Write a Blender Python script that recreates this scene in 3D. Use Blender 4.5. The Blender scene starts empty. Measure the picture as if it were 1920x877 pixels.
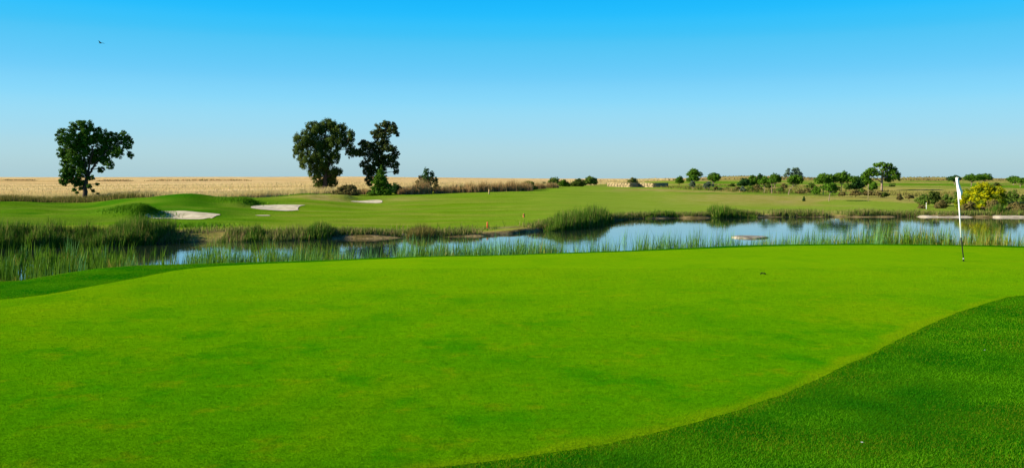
import bpy, math, random
import numpy as np

# ------------------------------------------------------------------ basics
F = 1663.0          # focal length in photograph pixels (1920 wide)
YH = 337.0          # eye level row
CAMZ = 2.1          # eye height over the green
WATER = -1.0
SC = bpy.context.scene
COL = SC.collection
R = np.random.default_rng(7)
random.seed(7)


def lin(r, g, b):
    def c(v):
        v /= 255.0
        return v / 12.92 if v <= 0.04045 else ((v + 0.055) / 1.055) ** 2.4
    return (c(r), c(g), c(b))


def hash2(ix, iy, seed):
    n = (ix.astype(np.int64) * 374761393 + iy.astype(np.int64) * 668265263 + seed * 1442695041) & 0x7FFFFFFF
    n = ((n ^ (n >> 13)) * 1274126177) & 0x7FFFFFFF
    return ((n ^ (n >> 16)) & 0xFFFF) / 65535.0


def vn(x, y, s, seed=0):
    """value noise 0..1 with cell size s"""
    x = np.asarray(x, float) / s; y = np.asarray(y, float) / s
    ix = np.floor(x); iy = np.floor(y); fx = x - ix; fy = y - iy
    fx = fx * fx * (3 - 2 * fx); fy = fy * fy * (3 - 2 * fy)
    a = hash2(ix, iy, seed); b = hash2(ix + 1, iy, seed); c = hash2(ix, iy + 1, seed); d = hash2(ix + 1, iy + 1, seed)
    return (a * (1 - fx) + b * fx) * (1 - fy) + (c * (1 - fx) + d * fx) * fy


def fbm(x, y, s, seed=0, o=3):
    t = 0; w = 0; a = 1.0
    for k in range(o):
        t = t + a * vn(x, y, s / 2 ** k, seed + k * 17); w += a; a *= 0.55
    return t / w


def sm(a, b, x):
    t = np.clip((x - a) / (b - a), 0, 1)
    return t * t * (3 - 2 * t)


# ------------------------------------------------------------------ terrain heights
CREST = np.array([(-700, 545), (-300, 530), (0, 519.5), (40, 518), (110, 507), (180, 497), (260, 491), (480, 485), (700, 477),
                  (960, 472), (1200, 463), (1400, 455), (1600, 453), (1920, 457), (2300, 461)], float)
CREST_D = CAMZ * F / (CREST[:, 1] - YH)
SHORE = np.array([(-700, 476), (-300, 470), (0, 466), (150, 462), (290, 457), (420, 453), (560, 450), (640, 447), (740, 446),
                  (900, 443), (960, 439), (1010, 433), (1060, 430), (1110, 424), (1150, 414), (1200, 410), (1260, 408.5),
                  (1300, 409), (1350, 408), (1450, 407), (1600, 407), (1720, 406.5), (1920, 407.5), (2300, 409)], float)
SHORE_D = (CAMZ - WATER) * F / (SHORE[:, 1] - YH)
COLS = {
    -400: [(45, 430), (60, 412), (80, 392), (92, 384), (105, 374), (150, 360), (300, 338), (420, 331), (600, 336)],
    0: [(42, 440), (50, 424), (60, 412), (80, 391), (95, 379.5), (100, 377.5), (110, 373), (150, 358), (300, 338), (420, 332), (600, 336)],
    160: [(45, 438), (55, 420), (62, 412), (75, 398), (90, 385), (100, 379.5), (106, 377.5), (115, 371), (150, 357), (300, 338), (420, 332), (600, 336)],
    240: [(45, 437), (58, 418), (63, 411), (67, 404), (72, 396), (85, 377), (92, 372), (100, 371.5), (120, 364), (150, 355), (300, 338), (420, 332), (600, 336)],
    350: [(45, 436), (58, 419), (62.5, 412.5), (68, 396), (71, 393), (82, 372), (88, 366), (94, 369), (105, 371), (120, 364), (150, 354), (300, 338), (420, 331.5), (600, 336)],
    450: [(47, 434), (60, 415), (70, 403), (80, 390), (88, 378), (94, 373), (100, 372), (110, 368), (130, 358), (300, 338), (420, 331.5), (600, 336)],
    520: [(49, 434), (60, 416), (78, 396.5), (84, 384), (90, 376), (96, 371.5), (102, 371), (112, 365), (130, 357), (300, 338), (420, 331.5), (600, 336)],
    600: [(50, 433), (60, 418), (80, 396), (92, 379), (100, 368.5), (106, 366), (112, 366), (125, 359), (150, 351), (300, 338), (420, 331), (600, 336)],
    685: [(50, 433), (65, 414), (85, 393), (98, 381.5), (101, 375.5), (106, 370), (115, 367), (130, 358), (150, 351), (300, 338), (420, 331), (600, 336)],
    800: [(52, 434), (65, 414), (85, 392), (100, 376), (112, 366.5), (118, 364), (130, 357), (160, 349), (300, 338), (420, 332.5), (600, 336)],
    900: [(53, 430), (65, 412), (85, 389), (100, 374), (115, 362), (120, 360.5), (130, 357), (160, 349), (300, 338), (420, 333.5), (600, 336)],
    1050: [(60, 415), (75, 396), (95, 377), (115, 362), (130, 355), (145, 350), (160, 347), (200, 343), (300, 338), (420, 335), (600, 337)],
    1200: [(76, 401), (85, 390), (100, 376), (120, 363), (140, 355), (158, 351), (165, 350), (200, 344), (300, 337), (420, 335), (600, 337)],
    1350: [(77, 400), (90, 386), (105, 371), (120, 363), (140, 355), (160, 349), (190, 345), (250, 338), (300, 334), (420, 334.5), (600, 337)],
    1500: [(78, 399), (90, 388), (105, 376), (120, 365), (140, 357), (170, 349), (220, 341), (300, 334), (420, 335), (600, 337)],
    1650: [(78, 400), (84, 394), (95, 384), (105, 376), (120, 366), (140, 358), (170, 350), (200, 344), (300, 335), (420, 335), (600, 337)],
    1800: [(78, 400), (85, 394), (95, 386), (120, 368), (150, 354), (180, 346), (240, 340), (300, 334.5), (420, 335), (600, 337)],
    2400: [(78, 400), (85, 394), (95, 386), (120, 368), (150, 354), (180, 346), (240, 340), (300, 334.5), (420, 335), (600, 337)],
}
TY = np.exp(np.linspace(math.log(38), math.log(620), 320))
TPX = np.arange(-400, 2401, 20.0)
_cols = sorted(COLS)
_Z = []
for c in _cols:
    a = np.array(COLS[c], float)
    zz = CAMZ - (a[:, 1] - YH) * a[:, 0] / F
    _Z.append(np.interp(np.log(TY), np.log(a[:, 0]), zz))
_Z = np.array(_Z)
TZ = np.array([np.interp(TPX, _cols, _Z[:, j]) for j in range(len(TY))])      # [Y, px]


def boxs(a, n, axis):
    k = np.hanning(2 * n + 3)[1:-1]; k /= k.sum()
    p = [(0, 0), (0, 0)]; p[axis] = (n, n)
    b = np.pad(a, p, mode='edge')
    return np.apply_along_axis(lambda v: np.convolve(v, k, 'valid'), axis, b)


TZ = boxs(boxs(TZ, 4, 0), 2, 1)
# grass mounds: px, depth, height, half width (m), half depth (m)
MOUNDS = [(262, 66.2, 0.74, 3.8, 0.8, 2.4), (338, 65.8, -0.34, 1.7, 2.6, 1.9), (458, 84.3, 0.50, 3.0, 0.8, 2.6), (520, 81.5, -0.25, 1.9, 2.4, 2.2),
          (372, 86.0, 0.42, 5.5, 2.6, 5.0), (648, 101.0, 0.45, 2.4, 1.0, 2.4), (570, 99.0, 0.35, 3.0, 2.2, 2.5),
          (1360, 300, 0.35, 9, 9, 14), (1425, 300, 0.6, 12, 12, 16), (1250, 330, 0.3, 12, 12, 14), (1700, 300, 0.2, 18, 18, 14), (1770, 300, 0.3, 12, 12, 14),
          (20, 86, 0.35, 6, 6, 5), (110, 88, -0.3, 5, 5, 5), (1150, 132, 0.3, 8, 8, 6), (1700, 150, 0.4, 12, 12, 10)]


def pxof(X, Y):
    return np.clip(960 + F * X / np.maximum(Y, 8.0), -700, 2400)


def H(X, Y):
    X = np.asarray(X, float); Y = np.asarray(Y, float)
    px = pxof(X, Y)
    d = Y - np.interp(px, CREST[:, 0], CREST_D)
    zn = -0.27 * (np.sqrt(d * d + 0.5) + d) / 2 + 0.05 * (fbm(X, Y, 5.0, 3, 2) - 0.5) * sm(2, 6, Y)
    sh = np.interp(px, SHORE[:, 0], SHORE_D)
    sh = sh + 1.1 * (fbm(X, Y, 3.0, 91, 2) - 0.5) * 2
    t = Y - sh
    ly = np.clip((np.log(np.maximum(Y, 38)) - math.log(38)) / (math.log(620) - math.log(38)) * (len(TY) - 1), 0, len(TY) - 1.001)
    lx = np.clip((px + 400) / 20.0, 0, len(TPX) - 1.001)
    iy = ly.astype(int); ix = lx.astype(int); fy = ly - iy; fx = lx - ix
    zt = (TZ[iy, ix] * (1 - fx) + TZ[iy, ix + 1] * fx) * (1 - fy) + (TZ[iy + 1, ix] * (1 - fx) + TZ[iy + 1, ix + 1] * fx) * fy
    zt = zt + (0.10 * (fbm(X, Y, 9.0, 11, 3) - 0.5) + 0.55 * (fbm(X, Y, 7.0, 14, 2) - 0.5) * sm(640, 420, px) * sm(8, 16, t) * sm(112, 95, Y) + 0.05 * (vn(X, Y, 1.6, 12) - 0.5)) * sm(1, 8, t)
    for (mp, mD, mh, ml, mr_, md) in MOUNDS:
        mx = (mp - 960) * mD / F
        zt = zt + mh * np.exp(-((X - mx) / np.where(X < mx, ml, mr_)) ** 2 - ((Y - mD) / md) ** 2)
    bank = -1.0 + np.where(t < 0, 0.35 * t, 0.42 * t)
    zf = np.minimum(zt, bank)
    k = 0.12
    hh = np.clip(0.5 + 0.5 * (bank - zt) / k, 0, 1)
    zf = np.where(t > 0, bank * (1 - hh) + zt * hh - k * hh * (1 - hh), zf)
    mid = np.interp(px, CREST[:, 0], CREST_D) + 8.0
    z = np.where(Y < mid, np.maximum(zn, -1.75), np.maximum(zf, -1.75))
    return z


def h1(x, y):
    return float(H(np.array([x]), np.array([y]))[0])


def hit(px, py, lo=5.0, hi=520.0):
    """the ground point a sight line meets"""
    Y = np.exp(np.linspace(math.log(lo), math.log(hi), 2600))
    X = (px - 960) / F * Y
    dz = CAMZ - (py - YH) / F * Y - H(X, Y)
    k = np.argmax(dz <= 0)
    if dz[k] > 0:
        k = len(Y) - 1
    return float(X[k]), float(Y[k])


def at(px, D):
    return (px - 960) / F * D, D


def zpx(py, D):
    return CAMZ - (py - YH) / F * D


# ------------------------------------------------------------------ mesh helpers
def mk_mesh(name, V, Fc, attrs=None, smooth=False):
    V = np.ascontiguousarray(V, dtype=np.float32); Fc = np.ascontiguousarray(Fc, dtype=np.int32)
    m = bpy.data.meshes.new(name)
    k = Fc.shape[1]; n = len(Fc)
    m.vertices.add(len(V)); m.vertices.foreach_set('co', V.ravel())
    m.loops.add(n * k); m.loops.foreach_set('vertex_index', Fc.ravel())
    m.polygons.add(n)
    m.polygons.foreach_set('loop_start', np.arange(0, n * k, k, dtype=np.int32))
    m.polygons.foreach_set('loop_total', np.full(n, k, dtype=np.int32))
    m.update(calc_edges=True)
    for kx, v in (attrs or {}).items():
        a = m.attributes.new(kx, 'FLOAT', 'POINT'); a.data.foreach_set('value', np.ascontiguousarray(v, dtype=np.float32))
    if smooth:
        m.polygons.foreach_set('use_smooth', np.ones(n, dtype=bool))
    m.validate()
    return m


def obj(name, mesh, mat=None, parent=None, loc=(0, 0, 0)):
    o = bpy.data.objects.new(name, mesh)
    COL.objects.link(o)
    o.location = loc
    if mat is not None:
        mesh.materials.append(mat)
    if parent is not None:
        o.parent = parent
    return o


def tag(o, label, cat, group=None, kind=None):
    o['label'] = label; o['category'] = cat
    if group: o['group'] = group
    if kind: o['kind'] = kind
    return o


def thing(name, label, cat, loc, group=None, rz=0.0):
    o = bpy.data.objects.new(name, None); COL.objects.link(o)
    o.location = loc; o.rotation_euler = (0, 0, rz); o.empty_display_size = 0.2
    return tag(o, label, cat, group)


class Q:
    """collects quads / tubes into one mesh"""
    def __init__(s):
        s.v = []; s.f = []; s.n = 0

    def add(s, V, Fc):
        s.v.append(np.asarray(V, float)); s.f.append(np.asarray(Fc, int) + s.n); s.n += len(V)

    def tube(s, P, r, n=8, cap=True):
        P = np.asarray(P, float); r = np.asarray(r, float) * np.ones(len(P))
        T = np.gradient(P, axis=0); T /= np.linalg.norm(T, axis=1)[:, None] + 1e-9
        up = np.array([0.31, 0.95, 0.02])
        A = np.cross(T, up); A /= np.linalg.norm(A, axis=1)[:, None] + 1e-9
        B = np.cross(T, A)
        th = np.linspace(0, 2 * np.pi, n, endpoint=False)
        V = (P[:, None] + r[:, None, None] * (np.cos(th)[None, :, None] * A[:, None] + np.sin(th)[None, :, None] * B[:, None])).reshape(-1, 3)
        Fc = []
        for i in range(len(P) - 1):
            for j in range(n):
                k = (j + 1) % n
                Fc.append((i * n + j, i * n + k, (i + 1) * n + k, (i + 1) * n + j))
        V = np.vstack([V, P[0], P[-1]]); a = len(V) - 2
        if cap:
            for j in range(0, n, 2):
                Fc.append((a, (j + 2) % n, j + 1, j)); e = (len(P) - 1) * n
                Fc.append((a + 1, e + j, e + j + 1, e + (j + 2) % n))
        s.add(V, Fc)

    def box(s, c, d, rz=0.0):
        c = np.asarray(c, float); d = np.asarray(d, float) / 2
        V = np.array([(x, y, z) for x in (-1, 1) for y in (-1, 1) for z in (-1, 1)]) * d
        cs, sn = math.cos(rz), math.sin(rz)
        V = np.stack([V[:, 0] * cs - V[:, 1] * sn, V[:, 0] * sn + V[:, 1] * cs, V[:, 2]], 1) + c
        s.add(V, [(0, 1, 3, 2), (4, 6, 7, 5), (0, 4, 5, 1), (2, 3, 7, 6), (0, 2, 6, 4), (1, 5, 7, 3)])

    def mesh(s, name, smooth=False):
        return mk_mesh(name, np.vstack(s.v), np.vstack(s.f), smooth=smooth)


# ------------------------------------------------------------------ materials
class NT:
    def __init__(s, name):
        s.m = bpy.data.materials.new(name); s.m.use_nodes = True
        s.t = s.m.node_tree; s.n = s.t.nodes; s.l = s.t.links
        s.b = s.n['Principled BSDF']

    def new(s, typ, **kw):
        n = s.n.new(typ)
        for k, v in kw.items():
            setattr(n, k, v)
        return n

    def pos(s):
        return s.new('ShaderNodeNewGeometry').outputs['Position']

    def noise(s, scale, detail=3, rough=0.55, vec=None, dist=0.0):
        n = s.new('ShaderNodeTexNoise'); n.inputs['Scale'].default_value = scale
        n.inputs['Detail'].default_value = detail; n.inputs['Roughness'].default_value = rough; n.inputs['Distortion'].default_value = dist
        s.l.new(vec if vec is not None else s.pos(), n.inputs['Vector'])
        return n.outputs['Fac']

    def attr(s, name):
        n = s.new('ShaderNodeAttribute'); n.attribute_name = name
        return n.outputs['Fac']

    def mr(s, v, a, b, c=0.0, d=1.0):
        n = s.new('ShaderNodeMapRange'); n.interpolation_type = 'SMOOTHSTEP'
        s.l.new(v, n.inputs[0]); n.inputs[1].default_value = a; n.inputs[2].default_value = b
        n.inputs[3].default_value = c; n.inputs[4].default_value = d
        return n.outputs[0]

    def math(s, op, a, b=None):
        n = s.new('ShaderNodeMath', operation=op)
        for i, v in enumerate((a, b)):
            if v is None: continue
            if isinstance(v, (int, float)): n.inputs[i].default_value = v
            else: s.l.new(v, n.inputs[i])
        return n.outputs[0]

    def mix(s, f, a, b, mode='MIX'):
        n = s.new('ShaderNodeMix', data_type='RGBA', blend_type=mode)
        for i, v in ((0, f), (6, a), (7, b)):
            if isinstance(v, (int, float)): n.inputs[i].default_value = v
            elif isinstance(v, tuple): n.inputs[i].default_value = (*v[:3], 1)
            else: s.l.new(v, n.inputs[i])
        return n.outputs[2]

    def col(s, c):
        if isinstance(c, tuple): s.b.inputs['Base Color'].default_value = (*c, 1)
        else: s.l.new(c, s.b.inputs['Base Color'])

    def set(s, rough=0.9, spec=0.0, **kw):
        s.b.inputs['Roughness'].default_value = rough; s.b.inputs['Specular IOR Level'].default_value = spec
        for k, v in kw.items(): s.b.inputs[k].default_value = v

    def bump(s, h, strength=0.4, dist=0.02):
        n = s.new('ShaderNodeBump'); n.inputs['Strength'].default_value = strength; n.inputs['Distance'].default_value = dist
        s.l.new(h, n.inputs['Height']); s.l.new(n.outputs[0], s.b.inputs['Normal'])

    def stretch(s, sx, sy, sz=1.0, rz=0.0):
        n = s.new('ShaderNodeMapping'); n.inputs['Scale'].default_value = (sx, sy, sz); n.inputs['Rotation'].default_value = (0, 0, rz)
        s.l.new(s.pos(), n.inputs['Vector'])
        return n.outputs[0]


def mat_simple(name, c, rough=0.8, spec=0.1, var=0.25, scale=8.0):
    t = NT(name); t.set(rough, spec)
    f = t.noise(scale, 4)
    t.col(t.mix(t.mr(f, 0.3, 0.7), tuple(x * (1 - var) for x in c), tuple(x * (1 + var) for x in c)))
    return t.m


def mat_leaf(name, a, b, transl=0.25, c=None, cf=(0.75, 1.0)):
    """foliage: per-leaf tone between two real leaf colours, some light passing through"""
    t = NT(name); t.set(0.7, 0.04)
    tone = t.attr('tone')
    k = t.mix(tone, a, b)
    if c is not None:
        k = t.mix(t.mr(t.attr('alt'), cf[0], cf[1]), k, c)
    t.col(k)
    tr = t.new('ShaderNodeBsdfTranslucent'); t.l.new(k, tr.inputs['Color'])
    mx = t.new('ShaderNodeMixShader'); mx.inputs[0].default_value = transl
    t.l.new(t.b.outputs[0], mx.inputs[1]); t.l.new(tr.outputs[0], mx.inputs[2])
    t.l.new(mx.outputs[0], t.n['Material Output'].inputs['Surface'])
    return t.m


# putting green: closely mown, fine grain, soft yellowish and dark patches
def green_mat(name, blades):
    t = NT(name); t.set(0.9, 0.0)
    g = t.mix(t.mr(t.noise(0.55, 4, 0.6), 0.36, 0.64), (0.070, 0.262, 0.0006), (0.105, 0.298, 0.0006))
    g = t.mix(t.mr(t.noise(0.23, 3, 0.6, dist=0.6), 0.50, 0.68, 0, 0.6), g, (0.175, 0.305, 0.0010))
    g = t.mix(t.mr(t.noise(0.75, 5, 0.68, t.stretch(1.0, 0.8)), 0.50, 0.66, 0, 0.85), g, (0.022, 0.215, 0.0006))
    g = t.mix(t.mr(t.noise(1.9, 4, 0.7), 0.53, 0.70, 0, 0.65), g, (0.190, 0.275, 0.002))
    g = t.mix(t.mr(t.noise(7.0, 4, 0.7), 0.40, 0.70, 0, 0.5), g, (0.040, 0.160, 0.0006))
    sx = t.new('ShaderNodeSeparateXYZ'); t.l.new(t.pos(), sx.inputs[0])
    dn = t.math('ADD', sx.outputs['Y'], t.math('MULTIPLY', t.noise(0.18, 3, 0.6), 9.0))
    g = t.mix(t.mr(dn, 12.0, 27.0, 0, 0.55), g, (0.190, 0.335, 0.0025))  # yellower and paler with distance: low view-angle sheen painted into the turf
    g = t.mix(t.mr(t.attr('rim'), 0.0, 1.0, 0, 0.65), g, (0.205, 0.315, 0.002))
    if blades:
        g = t.mix(t.attr('tone'), t.mix(0.35, g, (0.010, 0.080, 0.0006)), t.mix(0.25, g, (0.150, 0.380, 0.004)))
        t.col(g)
        tr = t.new('ShaderNodeBsdfTranslucent'); t.l.new(g, tr.inputs['Color'])
        mx = t.new('ShaderNodeMixShader'); mx.inputs[0].default_value = 0.3
        t.l.new(t.b.outputs[0], mx.inputs[1]); t.l.new(tr.outputs[0], mx.inputs[2])
        t.l.new(mx.outputs[0], t.n['Material Output'].inputs['Surface'])
    else:
        g = t.mix(t.mr(t.noise(70.0, 3, 0.75), 0.40, 0.68, 0, 0.50), g, (0.020, 0.120, 0.0006))
        t.col(g); t.bump(t.noise(90.0, 3, 0.7), 0.5, 0.008)
    return t.m


M_GREEN = green_mat('mown_green_turf', False)
M_GBLADE = green_mat('mown_green_blades', True)
# longer turf ground round the green, also the pond bed
t = NT('fringe_turf'); t.set(0.95, 0.0)
g = t.mix(t.mr(t.noise(0.8, 4, 0.6), 0.38, 0.62), (0.010, 0.115, 0.0006), (0.040, 0.160, 0.0006))
g = t.mix(t.mr(t.noise(60.0, 3, 0.75), 0.40, 0.68, 0, 0.7), g, (0.003, 0.060, 0.0006))
g = t.mix(t.attr('mud'), g, (0.05, 0.04, 0.02))
t.col(g); t.bump(t.noise(70.0, 3, 0.7), 0.8, 0.02)
M_FRINGE = t.m
# fairway beyond the pond: mowing bands, dry patches
t = NT('fairway_turf'); t.set(0.95, 0.0)
w = t.new('ShaderNodeTexWave', wave_type='BANDS', bands_direction='Y'); w.inputs['Scale'].default_value = 0.045
w.inputs['Distortion'].default_value = 3.5; w.inputs['Detail'].default_value = 2.0; w.inputs['Detail Scale'].default_value = 0.25
t.l.new(t.stretch(0.12, 1.0, 0.0, -0.06), w.inputs['Vector'])
g = t.mix(t.mr(w.outputs['Fac'], 0.25, 0.75), (0.104, 0.198, 0.006), (0.122, 0.220, 0.010))
g = t.mix(t.mr(t.noise(0.22, 4, 0.6, t.stretch(0.5, 1.0)), 0.42, 0.66, 0, 0.85), g, (0.178, 0.225, 0.022))
g = t.mix(t.attr('pale'), g, (0.160, 0.265, 0.018))
g = t.mix(t.attr('lush'), g, (0.024, 0.120, 0.002))
g = t.mix(t.attr('dry'), g, t.mix(t.mr(t.noise(0.5, 4, 0.65), 0.35, 0.65), (0.250, 0.225, 0.040), (0.340, 0.265, 0.090)))
g = t.mix(t.attr('earth'), g, t.mix(t.mr(t.noise(1.2, 4, 0.65), 0.4, 0.6), (0.080, 0.062, 0.025), (0.230, 0.170, 0.080)))
g = t.mix(t.mr(t.noise(2.5, 5, 0.7), 0.5, 0.8, 0, 0.35), g, (0.065, 0.125, 0.006))
t.col(g); t.bump(t.noise(5.0, 4, 0.7), 0.5, 0.15)
M_FAIR = t.m
# ripe cereal field
t = NT('ripe_field'); t.set(0.95, 0.0)
g = t.mix(t.mr(t.noise(0.05, 4, 0.6, t.stretch(0.35, 1.0)), 0.38, 0.62), (0.520, 0.365, 0.140), (0.640, 0.480, 0.215))
g = t.mix(t.mr(t.noise(0.9, 4, 0.7), 0.4, 0.7, 0, 0.5), g, (0.440, 0.290, 0.105))
w = t.new('ShaderNodeTexWave', wave_type='BANDS', bands_direction='Y'); w.inputs['Scale'].default_value = 0.011
w.inputs['Distortion'].default_value = 1.5; w.inputs['Detail Scale'].default_value = 0.1
t.l.new(t.stretch(0.1, 1.0, 0.0, 0.03), w.inputs['Vector'])
g = t.mix(t.mr(w.outputs['Fac'], 0.90, 0.98, 0, 0.5), g, (0.170, 0.110, 0.035))
t.col(g); t.bump(t.noise(3.0, 5, 0.75), 0.7, 0.3)
M_FIELD = t.m
# sand
t = NT('bunker_sand'); t.set(0.95, 0.0)
g = t.mix(t.mr(t.noise(1.2, 5, 0.6), 0.35, 0.65), (0.41, 0.36, 0.225), (0.58, 0.52, 0.345))
t.col(g); t.bump(t.noise(6.0, 4, 0.6), 0.4, 0.05)
M_SAND = t.m
# pond
t = NT('pond_water'); t.set(0.04, 0.5, IOR=1.7)
t.col((0.012, 0.020, 0.012))
n1 = t.noise(3.0, 3, 0.55, t.stretch(1.0, 0.35)); n2 = t.noise(0.35, 2, 0.5)
t.bump(t.math('ADD', n1, t.math('MULTIPLY', n2, 1.2)), 0.06, 0.06)
M_WATER = t.m

M_REED = mat_leaf('reed_blades', (0.014, 0.070, 0.004), (0.110, 0.210, 0.016), 0.3, (0.270, 0.230, 0.060), (0.80, 0.9))
M_REEDB = mat_leaf('bluish_reed_blades', (0.010, 0.068, 0.006), (0.135, 0.325, 0.095), 0.35, (0.330, 0.300, 0.045), (0.72, 0.9))
M_REEDW = mat_leaf('warm_reed_blades', (0.012, 0.062, 0.002), (0.120, 0.240, 0.012), 0.3, (0.330, 0.270, 0.045), (0.70, 0.88))
M_BANK = mat_leaf('bank_grass', (0.060, 0.115, 0.010), (0.150, 0.190, 0.035), 0.25, (0.260, 0.190, 0.080), (0.7, 0.85))
M_DRY = mat_leaf('dry_grass', (0.270, 0.175, 0.065), (0.480, 0.310, 0.135), 0.35, (0.080, 0.110, 0.020), (0.72, 0.85))
M_STRAW = mat_leaf('straw_grass', (0.430, 0.350, 0.130), (0.540, 0.450, 0.195), 0.4, (0.130, 0.150, 0.040), (0.75, 0.88))
M_ROUGH = mat_leaf('rough_field_edge_grass', (0.070, 0.085, 0.012), (0.170, 0.160, 0.035), 0.3, (0.250, 0.170, 0.060), (0.7, 0.9))
M_SHAG = mat_leaf('shaggy_grass', (0.050, 0.160, 0.003), (0.120, 0.265, 0.008), 0.25)
M_TURF = mat_leaf('turf_blades', (0.016, 0.138, 0.0008), (0.100, 0.320, 0.0016), 0.4, (0.150, 0.195, 0.004), (0.62, 1.0))
M_TREE = mat_leaf('broad_leaves', (0.024, 0.078, 0.006), (0.075, 0.160, 0.011), 0.2)
M_TREE2 = mat_leaf('olive_leaves', (0.038, 0.072, 0.009), (0.092, 0.130, 0.018), 0.2)
M_TREE3 = mat_leaf('dusky_leaves', (0.026, 0.050, 0.010), (0.074, 0.095, 0.020), 0.2, (0.125, 0.085, 0.030), (0.78, 0.95))
M_CON = mat_leaf('conifer_sprays', (0.040, 0.115, 0.006), (0.095, 0.190, 0.012), 0.2)
M_DCON = mat_leaf('dark_conifer_sprays', (0.018, 0.062, 0.012), (0.046, 0.115, 0.020), 0.2)
M_PINE = mat_leaf('pine_needles', (0.048, 0.130, 0.008), (0.112, 0.225, 0.016), 0.25, (0.150, 0.125, 0.045), (0.86, 0.98))
M_GREY = mat_leaf('grey_green_leaves', (0.075, 0.115, 0.070), (0.125, 0.165, 0.095), 0.2)
M_EUC = mat_leaf('hazy_blue_green_leaves', (0.070, 0.125, 0.080), (0.120, 0.180, 0.115), 0.2)  # leaf colour with the blue of distance haze mixed in
M_BUSH = mat_leaf('bush_leaves', (0.060, 0.125, 0.012), (0.130, 0.205, 0.028), 0.2, (0.190, 0.130, 0.045), (0.8, 0.95))
M_BROWN = mat_leaf('withered_leaves', (0.115, 0.100, 0.030), (0.220, 0.170, 0.055), 0.25, (0.080, 0.115, 0.020), (0.7, 0.9))
M_BROOM = mat_leaf('broom_blossom', (0.290, 0.320, 0.003), (0.560, 0.520, 0.005), 0.3, (0.130, 0.200, 0.010), (0.45, 0.70))
M_BARK = mat_simple('dark_bark', (0.060, 0.045, 0.032), 0.9, 0.05, 0.35, 12)
M_PBARK = mat_simple('pine_bark', (0.240, 0.175, 0.120), 0.9, 0.05, 0.3, 6)
M_STONE = mat_simple('dry_stone', (0.330, 0.260, 0.135), 0.9, 0.1, 0.3, 3)
M_ROCK = mat_simple('pale_rock', (0.400, 0.350, 0.240), 0.9, 0.1, 0.3, 2.5)
M_WETROCK = mat_simple('weathered_grey_rock', (0.230, 0.210, 0.150), 0.8, 0.2, 0.6, 3.0)
M_WHITE = mat_simple('white_paint', (0.80, 0.80, 0.78), 0.45, 0.3, 0.02, 3)
M_BLACK = mat_simple('black_paint', (0.010, 0.011, 0.010), 0.7, 0.05, 0.1, 3)
M_CLOTH = mat_simple('white_cloth', (0.80, 0.80, 0.79), 0.9, 0.05, 0.02, 5)
M_RED = mat_simple('red_paint', (0.62, 0.10, 0.025), 0.6, 0.2, 0.1, 9)
M_ORANGE = mat_simple('weathered_orange_paint', (0.45, 0.17, 0.05), 0.7, 0.1, 0.2, 9)
M_WOOD = mat_simple('pale_wood', (0.42, 0.33, 0.17), 0.8, 0.1, 0.2, 9)
M_DARK = mat_simple('dark_matter', (0.012, 0.020, 0.008), 0.9, 0.05, 0.2, 9)

# ------------------------------------------------------------------ green outline
GPX = [(1920, 548), (1860, 566), (1800, 585), (1720, 618), (1640, 660), (1560, 700), (1450, 746), (1330, 788), (1200, 823), (1050, 850), (900, 868), (800, 880)]
g1 = [((p - 960) / F * (CAMZ * F / (q - YH)), CAMZ * F / (q - YH)) for p, q in GPX]
g2 = [(-2.5, 5.95), (-5, 5.6), (-9, 6.2), (-12.5, 8.2), (-14, 11), (-12.2, 13.8)]
GP2 = [(0, 562), (130, 543), (250, 520), (330, 503), (420, 495), (560, 488), (760, 481), (960, 477), (1200, 468.5), (1400, 461), (1600, 458.5), (1800, 460), (1920, 463)]
g3 = [((p - 960) / F * (CAMZ * F / (q - YH)), CAMZ * F / (q - YH)) for p, q in GP2]
g4 = [(19.5, 26.2), (21.5, 23.5), (21, 20), (17.5, 17.5)]
GREEN = np.array(g1 + g2 + g3 + g4)
for _ in range(3):                              # round the corners (Chaikin)
    nx = np.roll(GREEN, -1, axis=0)
    GREEN = np.stack([GREEN * 0.75 + nx * 0.25, GREEN * 0.25 + nx * 0.75], 1).reshape(-1, 2)


GREEN = GREEN + np.column_stack([vn(GREEN[:, 0], GREEN[:, 1], 0.3, 71) - 0.5, vn(GREEN[:, 0], GREEN[:, 1], 0.3, 72) - 0.5]) * 0.05


def edge_dist(x, y):
    d = np.full(len(x), 9.0)
    P2 = np.stack([GREEN, (GREEN + np.roll(GREEN, -1, axis=0)) / 2], 1).reshape(-1, 2)
    P2 = P2[P2[:, 1] < 22]
    for i in range(0, len(x), 40000):
        a = slice(i, i + 40000)
        d[a] = np.sqrt(((x[a, None] - P2[None, :, 0]) ** 2 + (y[a, None] - P2[None, :, 1]) ** 2).min(1))
    return d


def in_poly(x, y, P):
    ins = np.zeros(len(x), bool)
    x0, y0 = P[-1]
    for x1, y1 in P:
        c = ((y1 > y) != (y0 > y))
        with np.errstate(divide='ignore', invalid='ignore'):
            xi = (x0 - x1) * (y - y1) / (y0 - y1 + 1e-12) + x1
        ins ^= c & (x < xi)
        x0, y0 = x1, y1
    return ins


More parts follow.
